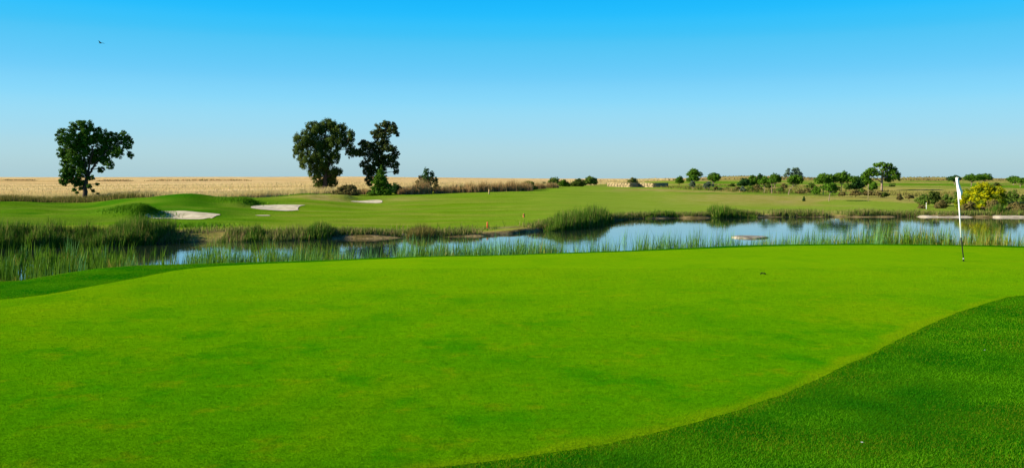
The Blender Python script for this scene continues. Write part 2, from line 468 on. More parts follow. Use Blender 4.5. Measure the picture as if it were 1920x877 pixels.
def sheet(P, lift, rings=40, rim=None):
    """radial sheet over a star-shaped outline, lying on the ground"""
    c = P.mean(axis=0); n = len(P)
    rr = np.concatenate([[0.0], np.linspace(0.03, 1, rings)])
    V = []
    for r in rr[1:]:
        V.append(c + (P - c) * r)
    V = np.vstack([c[None]] + V)
    Fc = []
    for i in range(rings - 1):
        a = 1 + i * n; j = np.arange(n); k = (j + 1) % n
        Fc.append(np.stack([a + j, a + k, a + n + k, a + n + j], 1))
    j = np.arange(0, n - 1, 2)
    Fc.append(np.stack([np.zeros_like(j), 1 + (j + 2) % n, 1 + j + 1, 1 + j], 1))
    z = H(V[:, 0], V[:, 1]) + lift
    rf = np.concatenate([[0.0], np.repeat(rr[1:], n)])
    return np.column_stack([V, z]), np.vstack(Fc), rf


# ------------------------------------------------------------------ terrain sheets
ys = np.concatenate([np.exp(np.arange(math.log(5.0), math.log(12 + 520), 0.0062)) - 12, np.array([580, 680, 820, 1050, 1400, 2000, 3000])])
us = np.linspace(-1.25, 1.25, 560)
YY, UU = np.meshgrid(ys, us, indexing='ij')
XX = UU * (YY + 14)
ZZ = H(XX, YY)
far_fade = sm(520, 900, YY)
ZZ = ZZ * (1 - far_fade) + 1.0 * far_fade
V = np.column_stack([XX.ravel(), YY.ravel(), ZZ.ravel()])
nr, nc = XX.shape
ii, jj = np.meshgrid(np.arange(nr - 1), np.arange(nc - 1), indexing='ij')
q = (ii * nc + jj).ravel()
QF = np.stack([q, q + 1, q + nc + 1, q + nc], 1)
fx = XX[:-1, :-1].ravel(); fy = YY[:-1, :-1].ravel()
PX = pxof(V[:, 0], V[:, 1])
fpx = pxof(fx, fy)
FRONT = np.array([(-700, 106), (0, 106), (160, 110), (350, 100), (450, 104), (520, 106), (600, 118), (700, 128), (900, 126), (1000, 140), (1080, 165), (1160, 190), (1240, 260), (1400, 330), (2400, 330)], float)
ffront = np.interp(fpx, FRONT[:, 0], FRONT[:, 1]) + 3 * (vn(fx, fy, 7, 40) - 0.5)
fmid = np.interp(fpx, CREST[:, 0], CREST_D) + 8.0
zone = np.where(fy < fmid, 0, np.where(fy < ffront, 1, 2))


def zone_mesh(name, k, attrs):
    f = QF[zone == k]
    u, inv = np.unique(f, return_inverse=True)
    return mk_mesh(name, V[u], inv.reshape(f.shape), {a: v[u] for a, v in attrs.items()}, smooth=True)


SHD = np.interp(PX, SHORE[:, 0], SHORE_D)
tt = V[:, 1] - SHD
mud = sm(-0.55, -0.95, V[:, 2])
n1 = fbm(V[:, 0], V[:, 1], 10, 50, 3); n2 = fbm(V[:, 0], V[:, 1], 4, 60, 3)
dry = 0.95 * sm(5.5, 1.0, tt + 6 * (n1 - 0.5))
dry = np.maximum(dry, 0.8 * sm(0.50, 0.62, n1) * sm(1000, 1250, PX) * sm(116, 132, V[:, 1]))
dry = np.maximum(dry, 0.75 * sm(1280, 1500, PX) * sm(102, 114, V[:, 1] + 14 * (n2 - 0.5)) * sm(160, 140, V[:, 1]))
dry = np.maximum(dry, 0.5 * sm(1250, 1500, PX) * sm(14, 3, tt + 8 * (n2 - 0.5)))
dry = np.maximum(dry, 0.5 * sm(0.46, 0.6, n1) * np.exp(-((PX - 600) / 60) ** 2 - ((V[:, 1] - 98) / 8) ** 2) * 1.6)
dry = np.maximum(dry, 0.5 * np.exp(-((PX - 760) / 50) ** 2 - ((V[:, 1] - 103) / 5) ** 2))
dry = np.maximum(dry, 1.0 * sm(1080, 1200, PX) * sm(225, 255, V[:, 1] + 50 * (n1 - 0.5)))
dry = np.maximum(dry, 0.75 * sm(1120, 1420, PX) * sm(0.40, 0.58, n1) * sm(84, 100, V[:, 1]) * sm(185, 150, V[:, 1]))
dry = np.maximum(dry, 0.15 * sm(950, 1250, PX))
lush = sm(0.42, 0.6, fbm(V[:, 0], V[:, 1], 7, 70, 3)) * sm(520, 380, PX) * sm(60, 68, V[:, 1]) * 0.85
lush = np.maximum(lush, (0.25 + 0.5 * n2) * sm(560, 440, PX) * sm(10, 16, tt))
lush = np.maximum(lush, 0.85 * np.exp(-((PX - 350) / 85) ** 4 - ((V[:, 1] - 83) / 11) ** 4) * (0.5 + n2))
lg = sm(1240, 1340, PX) * sm(140, 156, V[:, 1] + 30 * sm(1640, 1560, PX)) * sm(250, 225, V[:, 1])
lush = np.maximum(lush, 0.45 * lg)
dry = dry * (1 - 0.9 * lg * sm(0.62, 0.45, n1))
earth = sm(1.1, 0.3, tt + 1.2 * (n2 - 0.5)) * 0.9
earth = np.maximum(earth, 0.6 * sm(1120, 1200, PX) * sm(235, 262, V[:, 1]) * sm(0.42, 0.55, n2))
earth = np.maximum(earth, 0.75 * sm(0.5, 0.62, n2) * sm(7, 3, tt) * sm(1, 2, tt))
earth = np.maximum(earth, 0.55 * sm(1640, 1700, PX) * sm(11, 6, tt + 4 * (n2 - 0.5)))
earth = np.maximum(earth, 0.6 * np.exp(-((PX - 1480) / 130) ** 2 - ((tt - 7) / 3) ** 2) * sm(0.35, 0.55, n2))
pale = sm(820, 1180, PX) * (0.45 + 0.6 * n2)
A = {'pale': np.clip(pale, 0, 1), 'mud': mud, 'dry': np.clip(dry, 0, 1), 'lush': np.clip(lush, 0, 1), 'earth': np.clip(earth, 0, 1)}
tag(obj('ground', zone_mesh('ground', 0, A), M_FRINGE), 'darker longer turf around the putting green, running down to the pond', 'turf', kind='structure')
tag(obj('fairway', zone_mesh('fairway', 1, A), M_FAIR), 'rolling mown fairway with dry patches beyond the pond', 'fairway', kind='structure')
tag(obj('field', zone_mesh('field', 2, A), M_FIELD), 'ripe straw coloured cereal field reaching the skyline', 'field', kind='structure')

V2, F2, rf = sheet(GREEN, 0.006, 90)
V2[:, 2] -= 0.006 * sm(0.96, 1.0, rf) + 0.003 * (rf > 0.999)
cc = GREEN.mean(axis=0)
dist_in = (1 - rf) * np.linalg.norm(V2[:, :2] - cc, axis=1) / np.maximum(rf, 1e-3)
rim = sm(0.36, 0.06, dist_in + 0.30 * (vn(V2[:, 0], V2[:, 1], 0.5, 8) - 0.5)) * sm(24, 14, V2[:, 1])
tag(obj('putting_green', mk_mesh('putting_green', V2, F2, {'rim': rim}, True), M_GREEN),
    'bright closely mown putting green filling the foreground', 'putting green', kind='structure')

# pond
wy = np.linspace(14, 92, 120); wu = np.linspace(-1.1, 1.1, 90)
WY, WU = np.meshgrid(wy, wu, indexing='ij'); WX = WU * (WY + 14)
n = WX.shape[1]; a = (np.arange(WX.shape[0] - 1)[:, None] * n + np.arange(n - 1)[None]).ravel()
tag(obj('water', mk_mesh('water', np.column_stack([WX.ravel(), WY.ravel(), np.full(WX.size, WATER)]), np.stack([a, a + 1, a + n + 1, a + n], 1), None, True), M_WATER),
    'still pond mirroring sky and bank between green and fairway', 'pond', kind='structure')

# ------------------------------------------------------------------ bunkers
def bunker(poly, label, lift=0.03):
    P = np.array([hit(px, py, lo=15) for px, py in poly])
    for _ in range(2):
        nx = np.roll(P, -1, axis=0)
        P = np.stack([P * 0.75 + nx * 0.25, P * 0.25 + nx * 0.75], 1).reshape(-1, 2)
    v, f, _r = sheet(P, lift, 22)
    tag(obj('sand_bunker', mk_mesh('sand_bunker', v, f, None, True), M_SAND), label, 'bunker', 'sand bunkers', 'structure')


bunker([(270, 404.5), (282, 400), (298, 395.6), (330, 395.5), (365, 398), (395, 400), (418, 403), (400, 406), (388, 411.5), (350, 411.8), (315, 410.5), (280, 408)],
       'largest pale sand bunker, in front of the rounded green mound')
bunker([(468, 388), (482, 385.3), (520, 384.5), (560, 384.3), (577, 385), (556, 388.5), (563, 395), (520, 395.8), (490, 393.5), (474, 391)],
       'middle sand bunker with a notched edge beside its grassy left bank')
bunker([(652, 377.0), (685, 376.6), (702, 375.2), (717, 375.5), (717, 381.2), (690, 380.6), (668, 379.4)],
       'small white sand bunker below the two tall dark trees')
bunker([(475, 404.2), (490, 403.6), (506, 403.8), (507, 405.2), (490, 405.2)], 'thin sliver of sand showing between the two larger bunkers')
bunker([(-60, 521.5), (10, 521.5), (24, 523.0), (12, 527), (-60, 531)], 'small grey sand patch beside the reeds below the green')

# ------------------------------------------------------------------ grasses and reeds
def blades(base, hgt, wid, lean=0.25, seg=2, seed=0, wind=(0.05, 0.0), droop=0.5):
    """tapered bending blades -> verts, quads(degenerate-free), tone, alt"""
    r = np.random.default_rng(seed); N = len(base)
    th = r.uniform(0, 2 * np.pi, N); ln = np.abs(r.normal(0, lean, N))
    dx = np.cos(th) * ln + wind[0]; dy = np.sin(th) * ln + wind[1]
    fa = r.uniform(0, np.pi, N)
    wx, wy_ = np.cos(fa) * wid / 2, np.sin(fa) * wid / 2
    rows = []
    for i in range(seg + 1):
        s = i / seg
        c = base + np.column_stack([dx * hgt * (s * (1 - droop) + droop * s * s), dy * hgt * (s * (1 - droop) + droop * s * s), hgt * s])
        k = (1 - 0.92 * s ** 1.5)
        rows.append(c - np.column_stack([wx, wy_, np.zeros(N)]) * k)
        rows.append(c + np.column_stack([wx, wy_, np.zeros(N)]) * k)
    W = 2 * (seg + 1)
    Vb = np.stack(rows, 1).reshape(-1, 3)
    o = np.arange(N) * W
    Fb = np.concatenate([np.stack([o + 2 * i, o + 2 * i + 1, o + 2 * i + 3, o + 2 * i + 2], 1) for i in range(seg)])
    return Vb, Fb, W


def blade_mesh(name, base, hgt, wid, tone=None, alt=None, **kw):
    Vb, Fb, W = blades(base, hgt, wid, **kw)
    r = np.random.default_rng(kw.get('seed', 0) + 99)
    if tone is None: tone = r.uniform(0, 1, len(base))
    if alt is None: alt = r.uniform(0, 1, len(base))
    return mk_mesh(name, Vb, Fb, {'tone': np.repeat(tone, W), 'alt': np.repeat(alt, W)})


# fringe turf blades near the camera
def scatter_turf(N, y0, y1, p, seed):
    r = np.random.default_rng(seed)
    u = r.uniform(0, 1, N)
    Y = (y0 ** (1 - p) + u * (y1 ** (1 - p) - y0 ** (1 - p))) ** (1 / (1 - p))
    X = r.uniform(-1, 1, N) * (0.62 * Y + 1.5)
    return X, Y


X, Y = scatter_turf(900000, 4.6, 27, 1.9, 5)
jx, jy = 0.10 * R.normal(size=len(X)) + 0.16 * (vn(X, Y, 0.35, 61) - 0.5), 0.10 * R.normal(size=len(X)) + 0.16 * (vn(X, Y, 0.35, 62) - 0.5)
k = ~((pxof(X, Y) < 22) & (Y > 18.05) & (Y < 18.85)) & ~in_poly(X + jx, Y + jy, GREEN) & (Y < np.interp(pxof(X, Y), CREST[:, 0], CREST_D) + 1.0)
X, Y = X[k], Y[k]
base = np.column_stack([X, Y, H(X, Y)])
pt = fbm(X, Y, 1.3, 21, 3); pt2 = fbm(X, Y, 0.5, 31, 3)
tone = np.clip(0.5 + 2.2 * (pt - 0.5) + 1.2 * (pt2 - 0.5) + R.normal(0, 0.25, len(X)), 0, 1)
alt = np.clip(R.uniform(0, 1, len(X)) * 0.75 + 1.25 * (fbm(X, Y, 1.6, 41, 3) - 0.44) + 0.12 * sm(2.0, 5.5, X), 0, 1)
far = np.clip(Y / 8, 1, 3)
alt = np.maximum(alt, np.where(R.uniform(0, 1, len(X)) < 0.45 * sm(0.20, 0.03, edge_dist(X, Y)), 0.97, 0))
short = 1 - 0.45 * sm(12, 18, Y)
tone = np.clip(tone + 0.45 * sm(10, 17, Y), 0, 1); alt = np.clip(alt + 0.12 * sm(10, 17, Y), 0, 1)  # blades painted lighter farther off, as grass looks from a low angle
tag(obj('fringe_grass', blade_mesh('fringe_grass', base, R.uniform(0.008, 0.021, len(X)) * short, R.uniform(0.003, 0.005, len(X)) * far, tone, alt, lean=0.7, seg=1, seed=3), M_TURF),
    'short dark green grass blades of the fringe around the green', 'grass', kind='stuff')

X, Y = scatter_turf(1500000, 4.8, 21, 1.9, 6)
k = in_poly(X + 0.05 * R.normal(size=len(X)), Y + 0.05 * R.normal(size=len(X)), GREEN); X, Y = X[k], Y[k]
gm = blade_mesh('green_grass', np.column_stack([X, Y, H(X, Y) + 0.006]), R.uniform(0.004, 0.010, len(X)), R.uniform(0.003, 0.005, len(X)) * np.clip(Y / 8, 1, 3), None, None, lean=0.8, seg=1, seed=4)
rb = np.zeros(len(X)); kk = Y < 15
rb[kk] = sm(0.36, 0.06, edge_dist(X[kk], Y[kk]) + 0.30 * (vn(X[kk], Y[kk], 0.5, 8) - 0.5))
gm.attributes.new('rim', 'FLOAT', 'POINT').data.foreach_set('value', np.repeat(rb, 4).astype(np.float32))
tag(obj('green_grass', gm, M_GBLADE),
    'very short bright grass blades of the putting green', 'grass', kind='stuff')

# reeds along the near shore
TOPS = np.array([(-300, 488), (0, 486), (100, 482), (200, 476), (290, 478), (330, 476), (400, 458), (500, 456), (600, 458), (700, 460), (780, 440), (900, 446), (1000, 443), (1040, 448),
                 (1130, 446), (1200, 434), (1300, 436), (1400, 441), (1500, 431), (1600, 424), (1650, 418), (1750, 424), (1850, 424), (1920, 438), (2200, 436)], float)
DENS = np.array([(-300, 1.0), (0, 1.0), (230, 1.0), (255, 0.18), (345, 0.20), (375, 0.7), (560, 0.75), (625, 0.6), (650, 0.40), (690, 0.30), (735, 0.25), (755, 0.9), (1035, 0.95), (1050, 0.15), (1100, 0.25), (1120, 0.6),
                 (1150, 0.5), (1160, 0.10), (1190, 0.10), (1205, 0.6), (1340, 0.7), (1480, 0.7), (1600, 0.75), (1650, 1.0), (1880, 1.0), (1895, 0.35), (2200, 0.5)], float)
N = 5200                                         # tufts, each fanning out a dozen blades
px = R.uniform(-260, 2180, N); dd = R.gamma(2.0, 1.1, N)
wide = np.interp(px, [-300, 0, 200, 300, 420, 600, 2200], [2.6, 2.6, 2.2, 1.4, 1.3, 1.1, 1.0])
Y = np.interp(px, CREST[:, 0], CREST_D) + 2.6 + dd * wide
X = (px - 960) / F * Y
keep = (px > 300) | (R.uniform(0, 1, N) < 0.62)
keep &= R.uniform(0, 1, N) < np.interp(px, DENS[:, 0], DENS[:, 1]) * sm(0.22, 0.62, fbm(X, Y, 1.5, 77, 3) + 0.22 * np.interp(px, DENS[:, 0], DENS[:, 1]))
X, Y = X[keep], Y[keep]
per = R.integers(5, 16, len(X)); tuft_h = np.repeat(R.uniform(0.45, 1.1, len(X)), per); tuft_c = np.repeat(R.uniform(0, 1, len(X)), per)
X = np.repeat(X, per) + R.normal(0, 0.10, per.sum()); Y = np.repeat(Y, per) + R.normal(0, 0.10, per.sum())
px = pxof(X, Y); clump = fbm(X, Y, 1.5, 77, 3)
zb = H(X, Y)
topz = zpx(np.interp(px, TOPS[:, 0], TOPS[:, 1]), np.interp(px, CREST[:, 0], CREST_D) + 5.0)
hg = np.clip((topz - WATER) * tuft_h * (0.45 + 0.70 * R.beta(2.0, 1.6, len(X))) * (0.8 + 0.4 * clump), 0.35, 2.3)
base = np.column_stack([X, Y, np.maximum(zb, WATER - 0.1)])
tone = np.clip(tuft_c * 0.6 + R.uniform(-0.2, 0.6, len(X)) + 0.28 * sm(300, 420, px), 0, 1) ** 1.3
alt = R.uniform(0, 0.5, len(X)) + 0.45 * vn(X, Y, 1.2, 6) + 0.15 * sm(1500, 1700, px)
wd_ = R.uniform(0.014, 0.034, len(X)) * (1 + 0.5 * sm(330, 250, px))
pb = np.interp(px, [-300, 200, 330, 620, 700, 1250, 1500, 1650, 2200], [0.15, 0.15, 0.35, 0.45, 0.75, 0.75, 0.6, 0.3, 0.3])
blue = np.abs(np.sin(tuft_c * 917.0)) < pb
for nm, kx, mt_, lb in (('reeds', blue, M_REEDB, 'loose blue green reeds standing in the water along the near shore'), ('sedge', ~blue, M_REEDW, 'warm green and straw sedge mixed among the near shore reeds')):
    tag(obj(nm, blade_mesh(nm, base[kx], hg[kx], wd_[kx], tone[kx], alt[kx], lean=0.17, seg=3, seed=11, wind=(0.06, 0)), mt_), lb, 'reeds', kind='stuff')


def reed_clump(name, label, cat, px0, px1, htop, mat, n, dep=1.6, group=None, w=(0.02, 0.04), lean=0.16, off=0.2, seed=0, D=None, alt_s=1.0, prof=None):
    """one clump rooted on the far waterline between two sight lines; its own base point and volume"""
    r = np.random.default_rng(1000 + seed)
    p = r.uniform(px0, px1, n)
    sd = np.interp(p, SHORE[:, 0], SHORE_D) if D is None else np.full(n, D)
    Y = sd + off + r.uniform(-0.4, 1, n) * dep
    X = (p - 960) / F * sd
    e = (p - px0) / (px1 - px0)
    pr = np.interp(e, [0, 0.15, 0.5, 0.85, 1], [0.45, 0.85, 1, 0.85, 0.45]) if prof is None else np.interp(e, np.linspace(0, 1, len(prof)), prof)
    hgt = htop * pr * (0.30 + 0.80 * r.beta(1.8, 1.8, n)) * (0.70 + 0.6 * vn(X, Y, 0.7, seed))
    z = np.maximum(H(X, Y), WATER - 0.05)
    c = np.array([X.mean(), Y.mean(), z.min()])
    tone = np.clip(vn(X, Y, 0.7, seed + 3) * 0.5 + r.uniform(0, 0.6, n), 0, 1)
    m = blade_mesh(name, np.column_stack([X, Y, z]) - c, hgt, r.uniform(w[0], w[1], n), tone, r.uniform(0, 1, n) * alt_s, lean=lean, seg=3, seed=seed + 50, wind=(0.04, 0))
    return tag(obj(name, m, mat, None, tuple(c)), label, cat, group)


G1 = 'reed clumps on the far bank'
reed_clump('reed_clump', 'broad dark reed clump at the left end of open water', 'reeds', 160, 292, 0.98, M_REED, 5200, 2.6, G1, seed=1, prof=[0.5, 0.75, 0.95, 1.0, 0.9, 0.7])
reed_clump('reed_clump', 'reed clump at the left picture edge on the far bank', 'reeds', -40, 52, 0.92, M_REED, 2600, 1.8, G1, seed=2)
reed_clump('reed_clump', 'reed clump with one taller tuft, second from the left edge', 'reeds', 48, 112, 1.0, M_REED, 2000, 1.6, G1, seed=3, prof=[0.6, 1, 0.7, 0.6])
reed_clump('reed_clump', 'low reeds joined to the left side of the broad dark clump', 'reeds', 106, 172, 0.78, M_REED, 2000, 1.5, G1, seed=4)
reed_clump('reed_clump', 'thin low reed tuft right of the open water, tan at its foot', 'reeds', 405, 470, 0.45, M_BANK, 800, 1.4, G1, seed=5)
reed_clump('reed_clump', 'short dark green reed tuft at the middle of the far left bank', 'reeds', 455, 492, 0.55, M_REED, 700, 1.2, G1, seed=6)
reed_clump('reed_clump', 'long low mixed green and straw reed clump below the middle bunker', 'reeds', 490, 580, 0.55, M_BANK, 1500, 1.5, G1, seed=7)
reed_clump('reed_clump', 'dense green reed tuft ending the low row below the small bunker', 'reeds', 566, 624, 0.66, M_REED, 1400, 1.5, G1, seed=8)
reed_clump('tussock', 'rounded straw coloured tussock at the waterline beside a pale slab', 'tussock', 762, 812, 0.6, M_ROUGH, 1500, 1.4, None, seed=9, lean=0.4)
reed_clump('reed_clump', 'tall dense green reed clump on the shore in the middle, mirrored in water', 'reeds', 1018, 1150, 1.12, M_REED, 5600, 3.0, G1, (0.02, 0.045), seed=10, lean=0.2, prof=[0.15, 0.5, 0.8, 0.85, 0.9, 0.8, 1.05, 0.85, 0.3])
reed_clump('reed_clump', 'short bright green reed strip left of the pale shore rocks', 'reeds', 1208, 1272, 0.55, M_REED, 1100, 1.2, G1, (0.025, 0.05), seed=11)
reed_clump('reed_clump', 'dark reed clump right of pale shore rocks, sloping down to the right', 'reeds', 1333, 1418, 0.92, M_REED, 3000, 2.0, G1, (0.025, 0.05), seed=12, prof=[0.7, 1.0, 0.9, 0.65, 0.45, 0.3])
reed_clump('reed_clump', 'small bright green reed clump right of the yellow broom at the waterline', 'reeds', 1872, 1896, 1.1, M_REED, 700, 1.0, G1, (0.03, 0.05), seed=13, off=1.0)

# low grass along the far waterline
N = 52000
px = R.uniform(-300, 2200, N)
Y = np.interp(px, SHORE[:, 0], SHORE_D) + R.gamma(1.4, 0.8, N) + 0.05
X = (px - 960) / F * Y
cl = fbm(X, Y, 3.0, 88, 3)
k = R.uniform(0, 1, N) < sm(0.28, 0.52, cl)
X, Y, cl = X[k], Y[k], cl[k]
hg = R.uniform(0.10, 0.36, len(X)) * (0.5 + cl) * np.interp(pxof(X, Y), [1300, 1420, 1720], [1, 1.6, 1.3])
tag(obj('bank_grass', blade_mesh('bank_grass', np.column_stack([X, Y, H(X, Y)]), hg, R.uniform(0.02, 0.05, len(X)), lean=0.4, seg=2, seed=31), M_BANK),
    'low rough green and straw grass along the far waterline', 'grass', kind='stuff')

# rough grass edge of the cereal field
N = 60000
px = R.uniform(-300, 1250, N)
fr = np.interp(px, FRONT[:, 0], FRONT[:, 1])
Y = fr + R.gamma(1.5, 2.2, N) - 2.0
X = (px - 960) / F * Y
cl = fbm(X, Y, 5.0, 98, 3)
k = R.uniform(0, 1, N) < sm(0.30, 0.6, cl) * np.interp(px, [-300, 240, 300, 480, 560, 800, 1250], [1, 1, 0.9, 1, 0.7, 0.5, 0.5])
X, Y, cl, px = X[k], Y[k], cl[k], px[k]
hg = R.uniform(0.3, 0.75, len(X)) * (0.5 + cl)
gr = R.uniform(0, 1, len(X)) * 0.75 + 0.3 * sm(260, 100, px) * sm(3, -1, Y - np.interp(px, FRONT[:, 0], FRONT[:, 1]))
tag(obj('field_margin_grass', blade_mesh('field_margin_grass', np.column_stack([X, Y, H(X, Y)]), hg, R.uniform(0.03, 0.07, len(X)), None, gr, lean=0.3, seg=2, seed=41), M_STRAW),
    'tall rough straw and green grass edging the ripe field', 'grass', kind='stuff')
N = 16000
px = R.uniform(-300, 330, N); Y = R.uniform(100.5, 106.5, N); X = (px - 960) / F * Y
cl = fbm(X, Y, 4.0, 118, 3); k = R.uniform(0, 1, N) < sm(0.25, 0.55, cl) * sm(330, 180, px); X, Y, cl = X[k], Y[k], cl[k]
tag(obj('rough_grass', blade_mesh('rough_grass', np.column_stack([X, Y, H(X, Y)]), R.uniform(0.3, 0.75, len(X)) * (0.45 + cl), R.uniform(0.03, 0.07, len(X)), None, R.uniform(0, 1, len(X)) * 0.95, lean=0.3, seg=2, seed=42), M_ROUGH),
    'dark rough grass strip along the field edge under the lone tree', 'grass', kind='stuff')
X, Y = [], []
for (mp, mD, mw, md, n_) in ((258, 66.3, 2.0, 1.7, 5200), (452, 84.5, 1.8, 2.0, 3000), (330, 52.5, 3.2, 1.8, 2200), (556, 101, 2.2, 1.2, 1200)):
    X.append(R.normal(0, 0.5, n_) * mw + (mp - 960) * mD / F); Y.append(R.normal(0, 0.5, n_) * md + mD)
X = np.concatenate(X); Y = np.concatenate(Y)
tag(obj('shaggy_grass', blade_mesh('shaggy_grass', np.column_stack([X, Y, H(X, Y)]), R.uniform(0.08, 0.28, len(X)), R.uniform(0.02, 0.05, len(X)), None, R.uniform(0, 0.7, len(X)), lean=0.6, seg=2, seed=45), M_SHAG),
    'shaggy dark green grass on the bunker banks', 'grass', kind='stuff')
# cereal stalks over the nearer part of the field
N = 24000
px = R.uniform(-300, 1230, N)
fr = np.interp(px, FRONT[:, 0], FRONT[:, 1])
Y = fr + 1 + 90 * R.uniform(0, 1, N) ** 2.2
X = (px - 960) / F * Y
tag(obj('cereal_stalks', blade_mesh('cereal_stalks', np.column_stack([X, Y, H(X, Y) - 0.05]), R.uniform(0.25, 0.5, N), R.uniform(0.05, 0.12, N) * (Y / 150),
        None, R.uniform(0, 0.7, N), lean=0.25, seg=1, seed=43), M_STRAW), 'ripe straw coloured cereal stalks of the field', 'crop', kind='stuff')
# scrub grass on the right hand slopes
N = 26000
px = R.uniform(1150, 2200, N); Y = R.uniform(112, 175, N)
X = (px - 960) / F * Y
cl = fbm(X, Y, 8.0, 108, 3)
k = (R.uniform(0, 1, N) < sm(0.46, 0.66, cl)) & (Y < np.interp(px, [1150, 1640, 1680, 2200], [175, 165, 132, 128])) & (Y > np.interp(px, [1150, 1350, 1500, 2200], [165, 128, 118, 112]))
X, Y, cl = X[k], Y[k], cl[k]
tag(obj('scrub_grass', blade_mesh('scrub_grass', np.column_stack([X, Y, H(X, Y)]), R.uniform(0.15, 0.5, len(X)), R.uniform(0.05, 0.10, len(X)), lean=0.4, seg=2, seed=44), M_ROUGH),
    'dry brownish scrub grass under the pines', 'grass', kind='stuff')

N = 7000
px = R.uniform(1090, 2250, N); Y = R.uniform(245, 310, N); X = (px - 960) / F * Y
cl = fbm(X, Y, 18.0, 128, 3); k = R.uniform(0, 1, N) < sm(0.44, 0.60, cl) * 1.0; X, Y, cl = X[k], Y[k], cl[k]
tag(obj('ridge_scrub', blade_mesh('ridge_scrub', np.column_stack([X, Y, H(X, Y)]), R.uniform(0.15, 0.5, len(X)), R.uniform(0.2, 0.5, len(X)), None, np.clip(R.uniform(0, 0.5, len(X)) + 0.9 * (vn(X, Y, 12, 131) - 0.1), 0, 1), lean=0.4, seg=2, seed=46), M_BROWN),
    'brownish scrub along the far skyline ridge on the right', 'scrub', kind='stuff')

# ------------------------------------------------------------------ leaves, trees, bushes
def leaves(C, Rd, leaf, dens, seed, per=16, shell=2.4, droop=0.0, fill=1.0, clumpk=0.24):
    """C: blob centres (n,3); Rd: radii (n,3). Leaf quads in small clumps through each blob."""
    r = np.random.default_rng(seed)
    Ps, Ns, Ts, As = [], [], [], []
    for c, rd in zip(C, Rd):
        area = rd[0] * rd[2] + rd[0] * rd[1] + rd[1] * rd[2]
        m_ = float(min(rd)); sr = max(m_ * clumpk * 1.45, leaf * 0.9)
        nsub = int(np.clip(5.0 * area / (sr * sr) / 3, 8, 90))
        tot = max(60, int(dens * fill * area / (leaf * leaf) * 22))
        per_ = max(8, tot // nsub)
        d = r.normal(size=(nsub, 3)); d /= np.linalg.norm(d, axis=1)[:, None]
        rad = r.uniform(0.04, 1, nsub) ** (1 / shell)
        sc = c + d * rad[:, None] * np.maximum(rd - sr * 0.15, 0.3 * rd)
        ds = r.normal(size=(nsub, per_, 3)); ds /= np.linalg.norm(ds, axis=2)[..., None] + 1e-9
        rr_ = r.uniform(0.05, 1, (nsub, per_)) ** (1 / 2.2) * sr * r.uniform(0.65, 1.2, nsub)[:, None]
        p = sc[:, None] + ds * rr_[..., None] * np.array([1, 1, 0.78 + droop])
        nn = d[:, None] * 0.5 + ds * 0.6 + r.normal(size=(nsub, per_, 3)) * 0.5 + np.array([0, 0, 0.3])
        tn = np.clip(r.uniform(0, 1, nsub)[:, None] * 0.6 + r.uniform(0, 0.4, (nsub, per_)), 0, 1)
        al = np.clip(r.uniform(0, 1, nsub)[:, None] * 0.75 + r.uniform(0, 0.25, (nsub, per_)), 0, 1)
        Ps.append(p.reshape(-1, 3)); Ns.append(nn.reshape(-1, 3)); Ts.append(tn.ravel()); As.append(al.ravel())
    P = np.vstack(Ps); Nn = np.vstack(Ns); Nn /= np.linalg.norm(Nn, axis=1)[:, None] + 1e-9
    T = np.concatenate(Ts); Al = np.concatenate(As); n = len(P)
    ref = r.normal(size=(n, 3)); a = np.cross(Nn, ref); a /= np.linalg.norm(a, axis=1)[:, None] + 1e-9
    b = np.cross(Nn, a)
    s = leaf * r.uniform(0.6, 1.3, n)[:, None]
    Vv = np.stack([P - a * s * 0.5, P - b * s * 0.32, P + a * s * 0.5, P + b * s * 0.32], 1).reshape(-1, 3)
    o = np.arange(n) * 4
    return mk_mesh('crown', Vv, np.stack([o, o + 1, o + 2, o + 3], 1), {'tone': np.repeat(T, 4), 'alt': np.repeat(Al, 4)})


def to_world(blobs, D, depth_k, seed, dspread):
    """(px,py,rx,ry) sight-line blobs -> world centres and radii, with own depth spread"""
    r = np.random.default_rng(seed)
    C, Rd = [], []
    for (bx, by, rx, ry) in blobs:
        dy = float(np.clip(r.normal(0, 0.5), -1, 1)) * dspread
        Dd = D
        C.append(((bx - 960) / F * Dd, Dd + dy, zpx(by, Dd)))
        Rd.append((rx * D / F, max(0.75 * rx, 0.8 * min(rx, ry)) * D / F * depth_k, ry * D / F))
    return np.array(C), np.array(Rd)


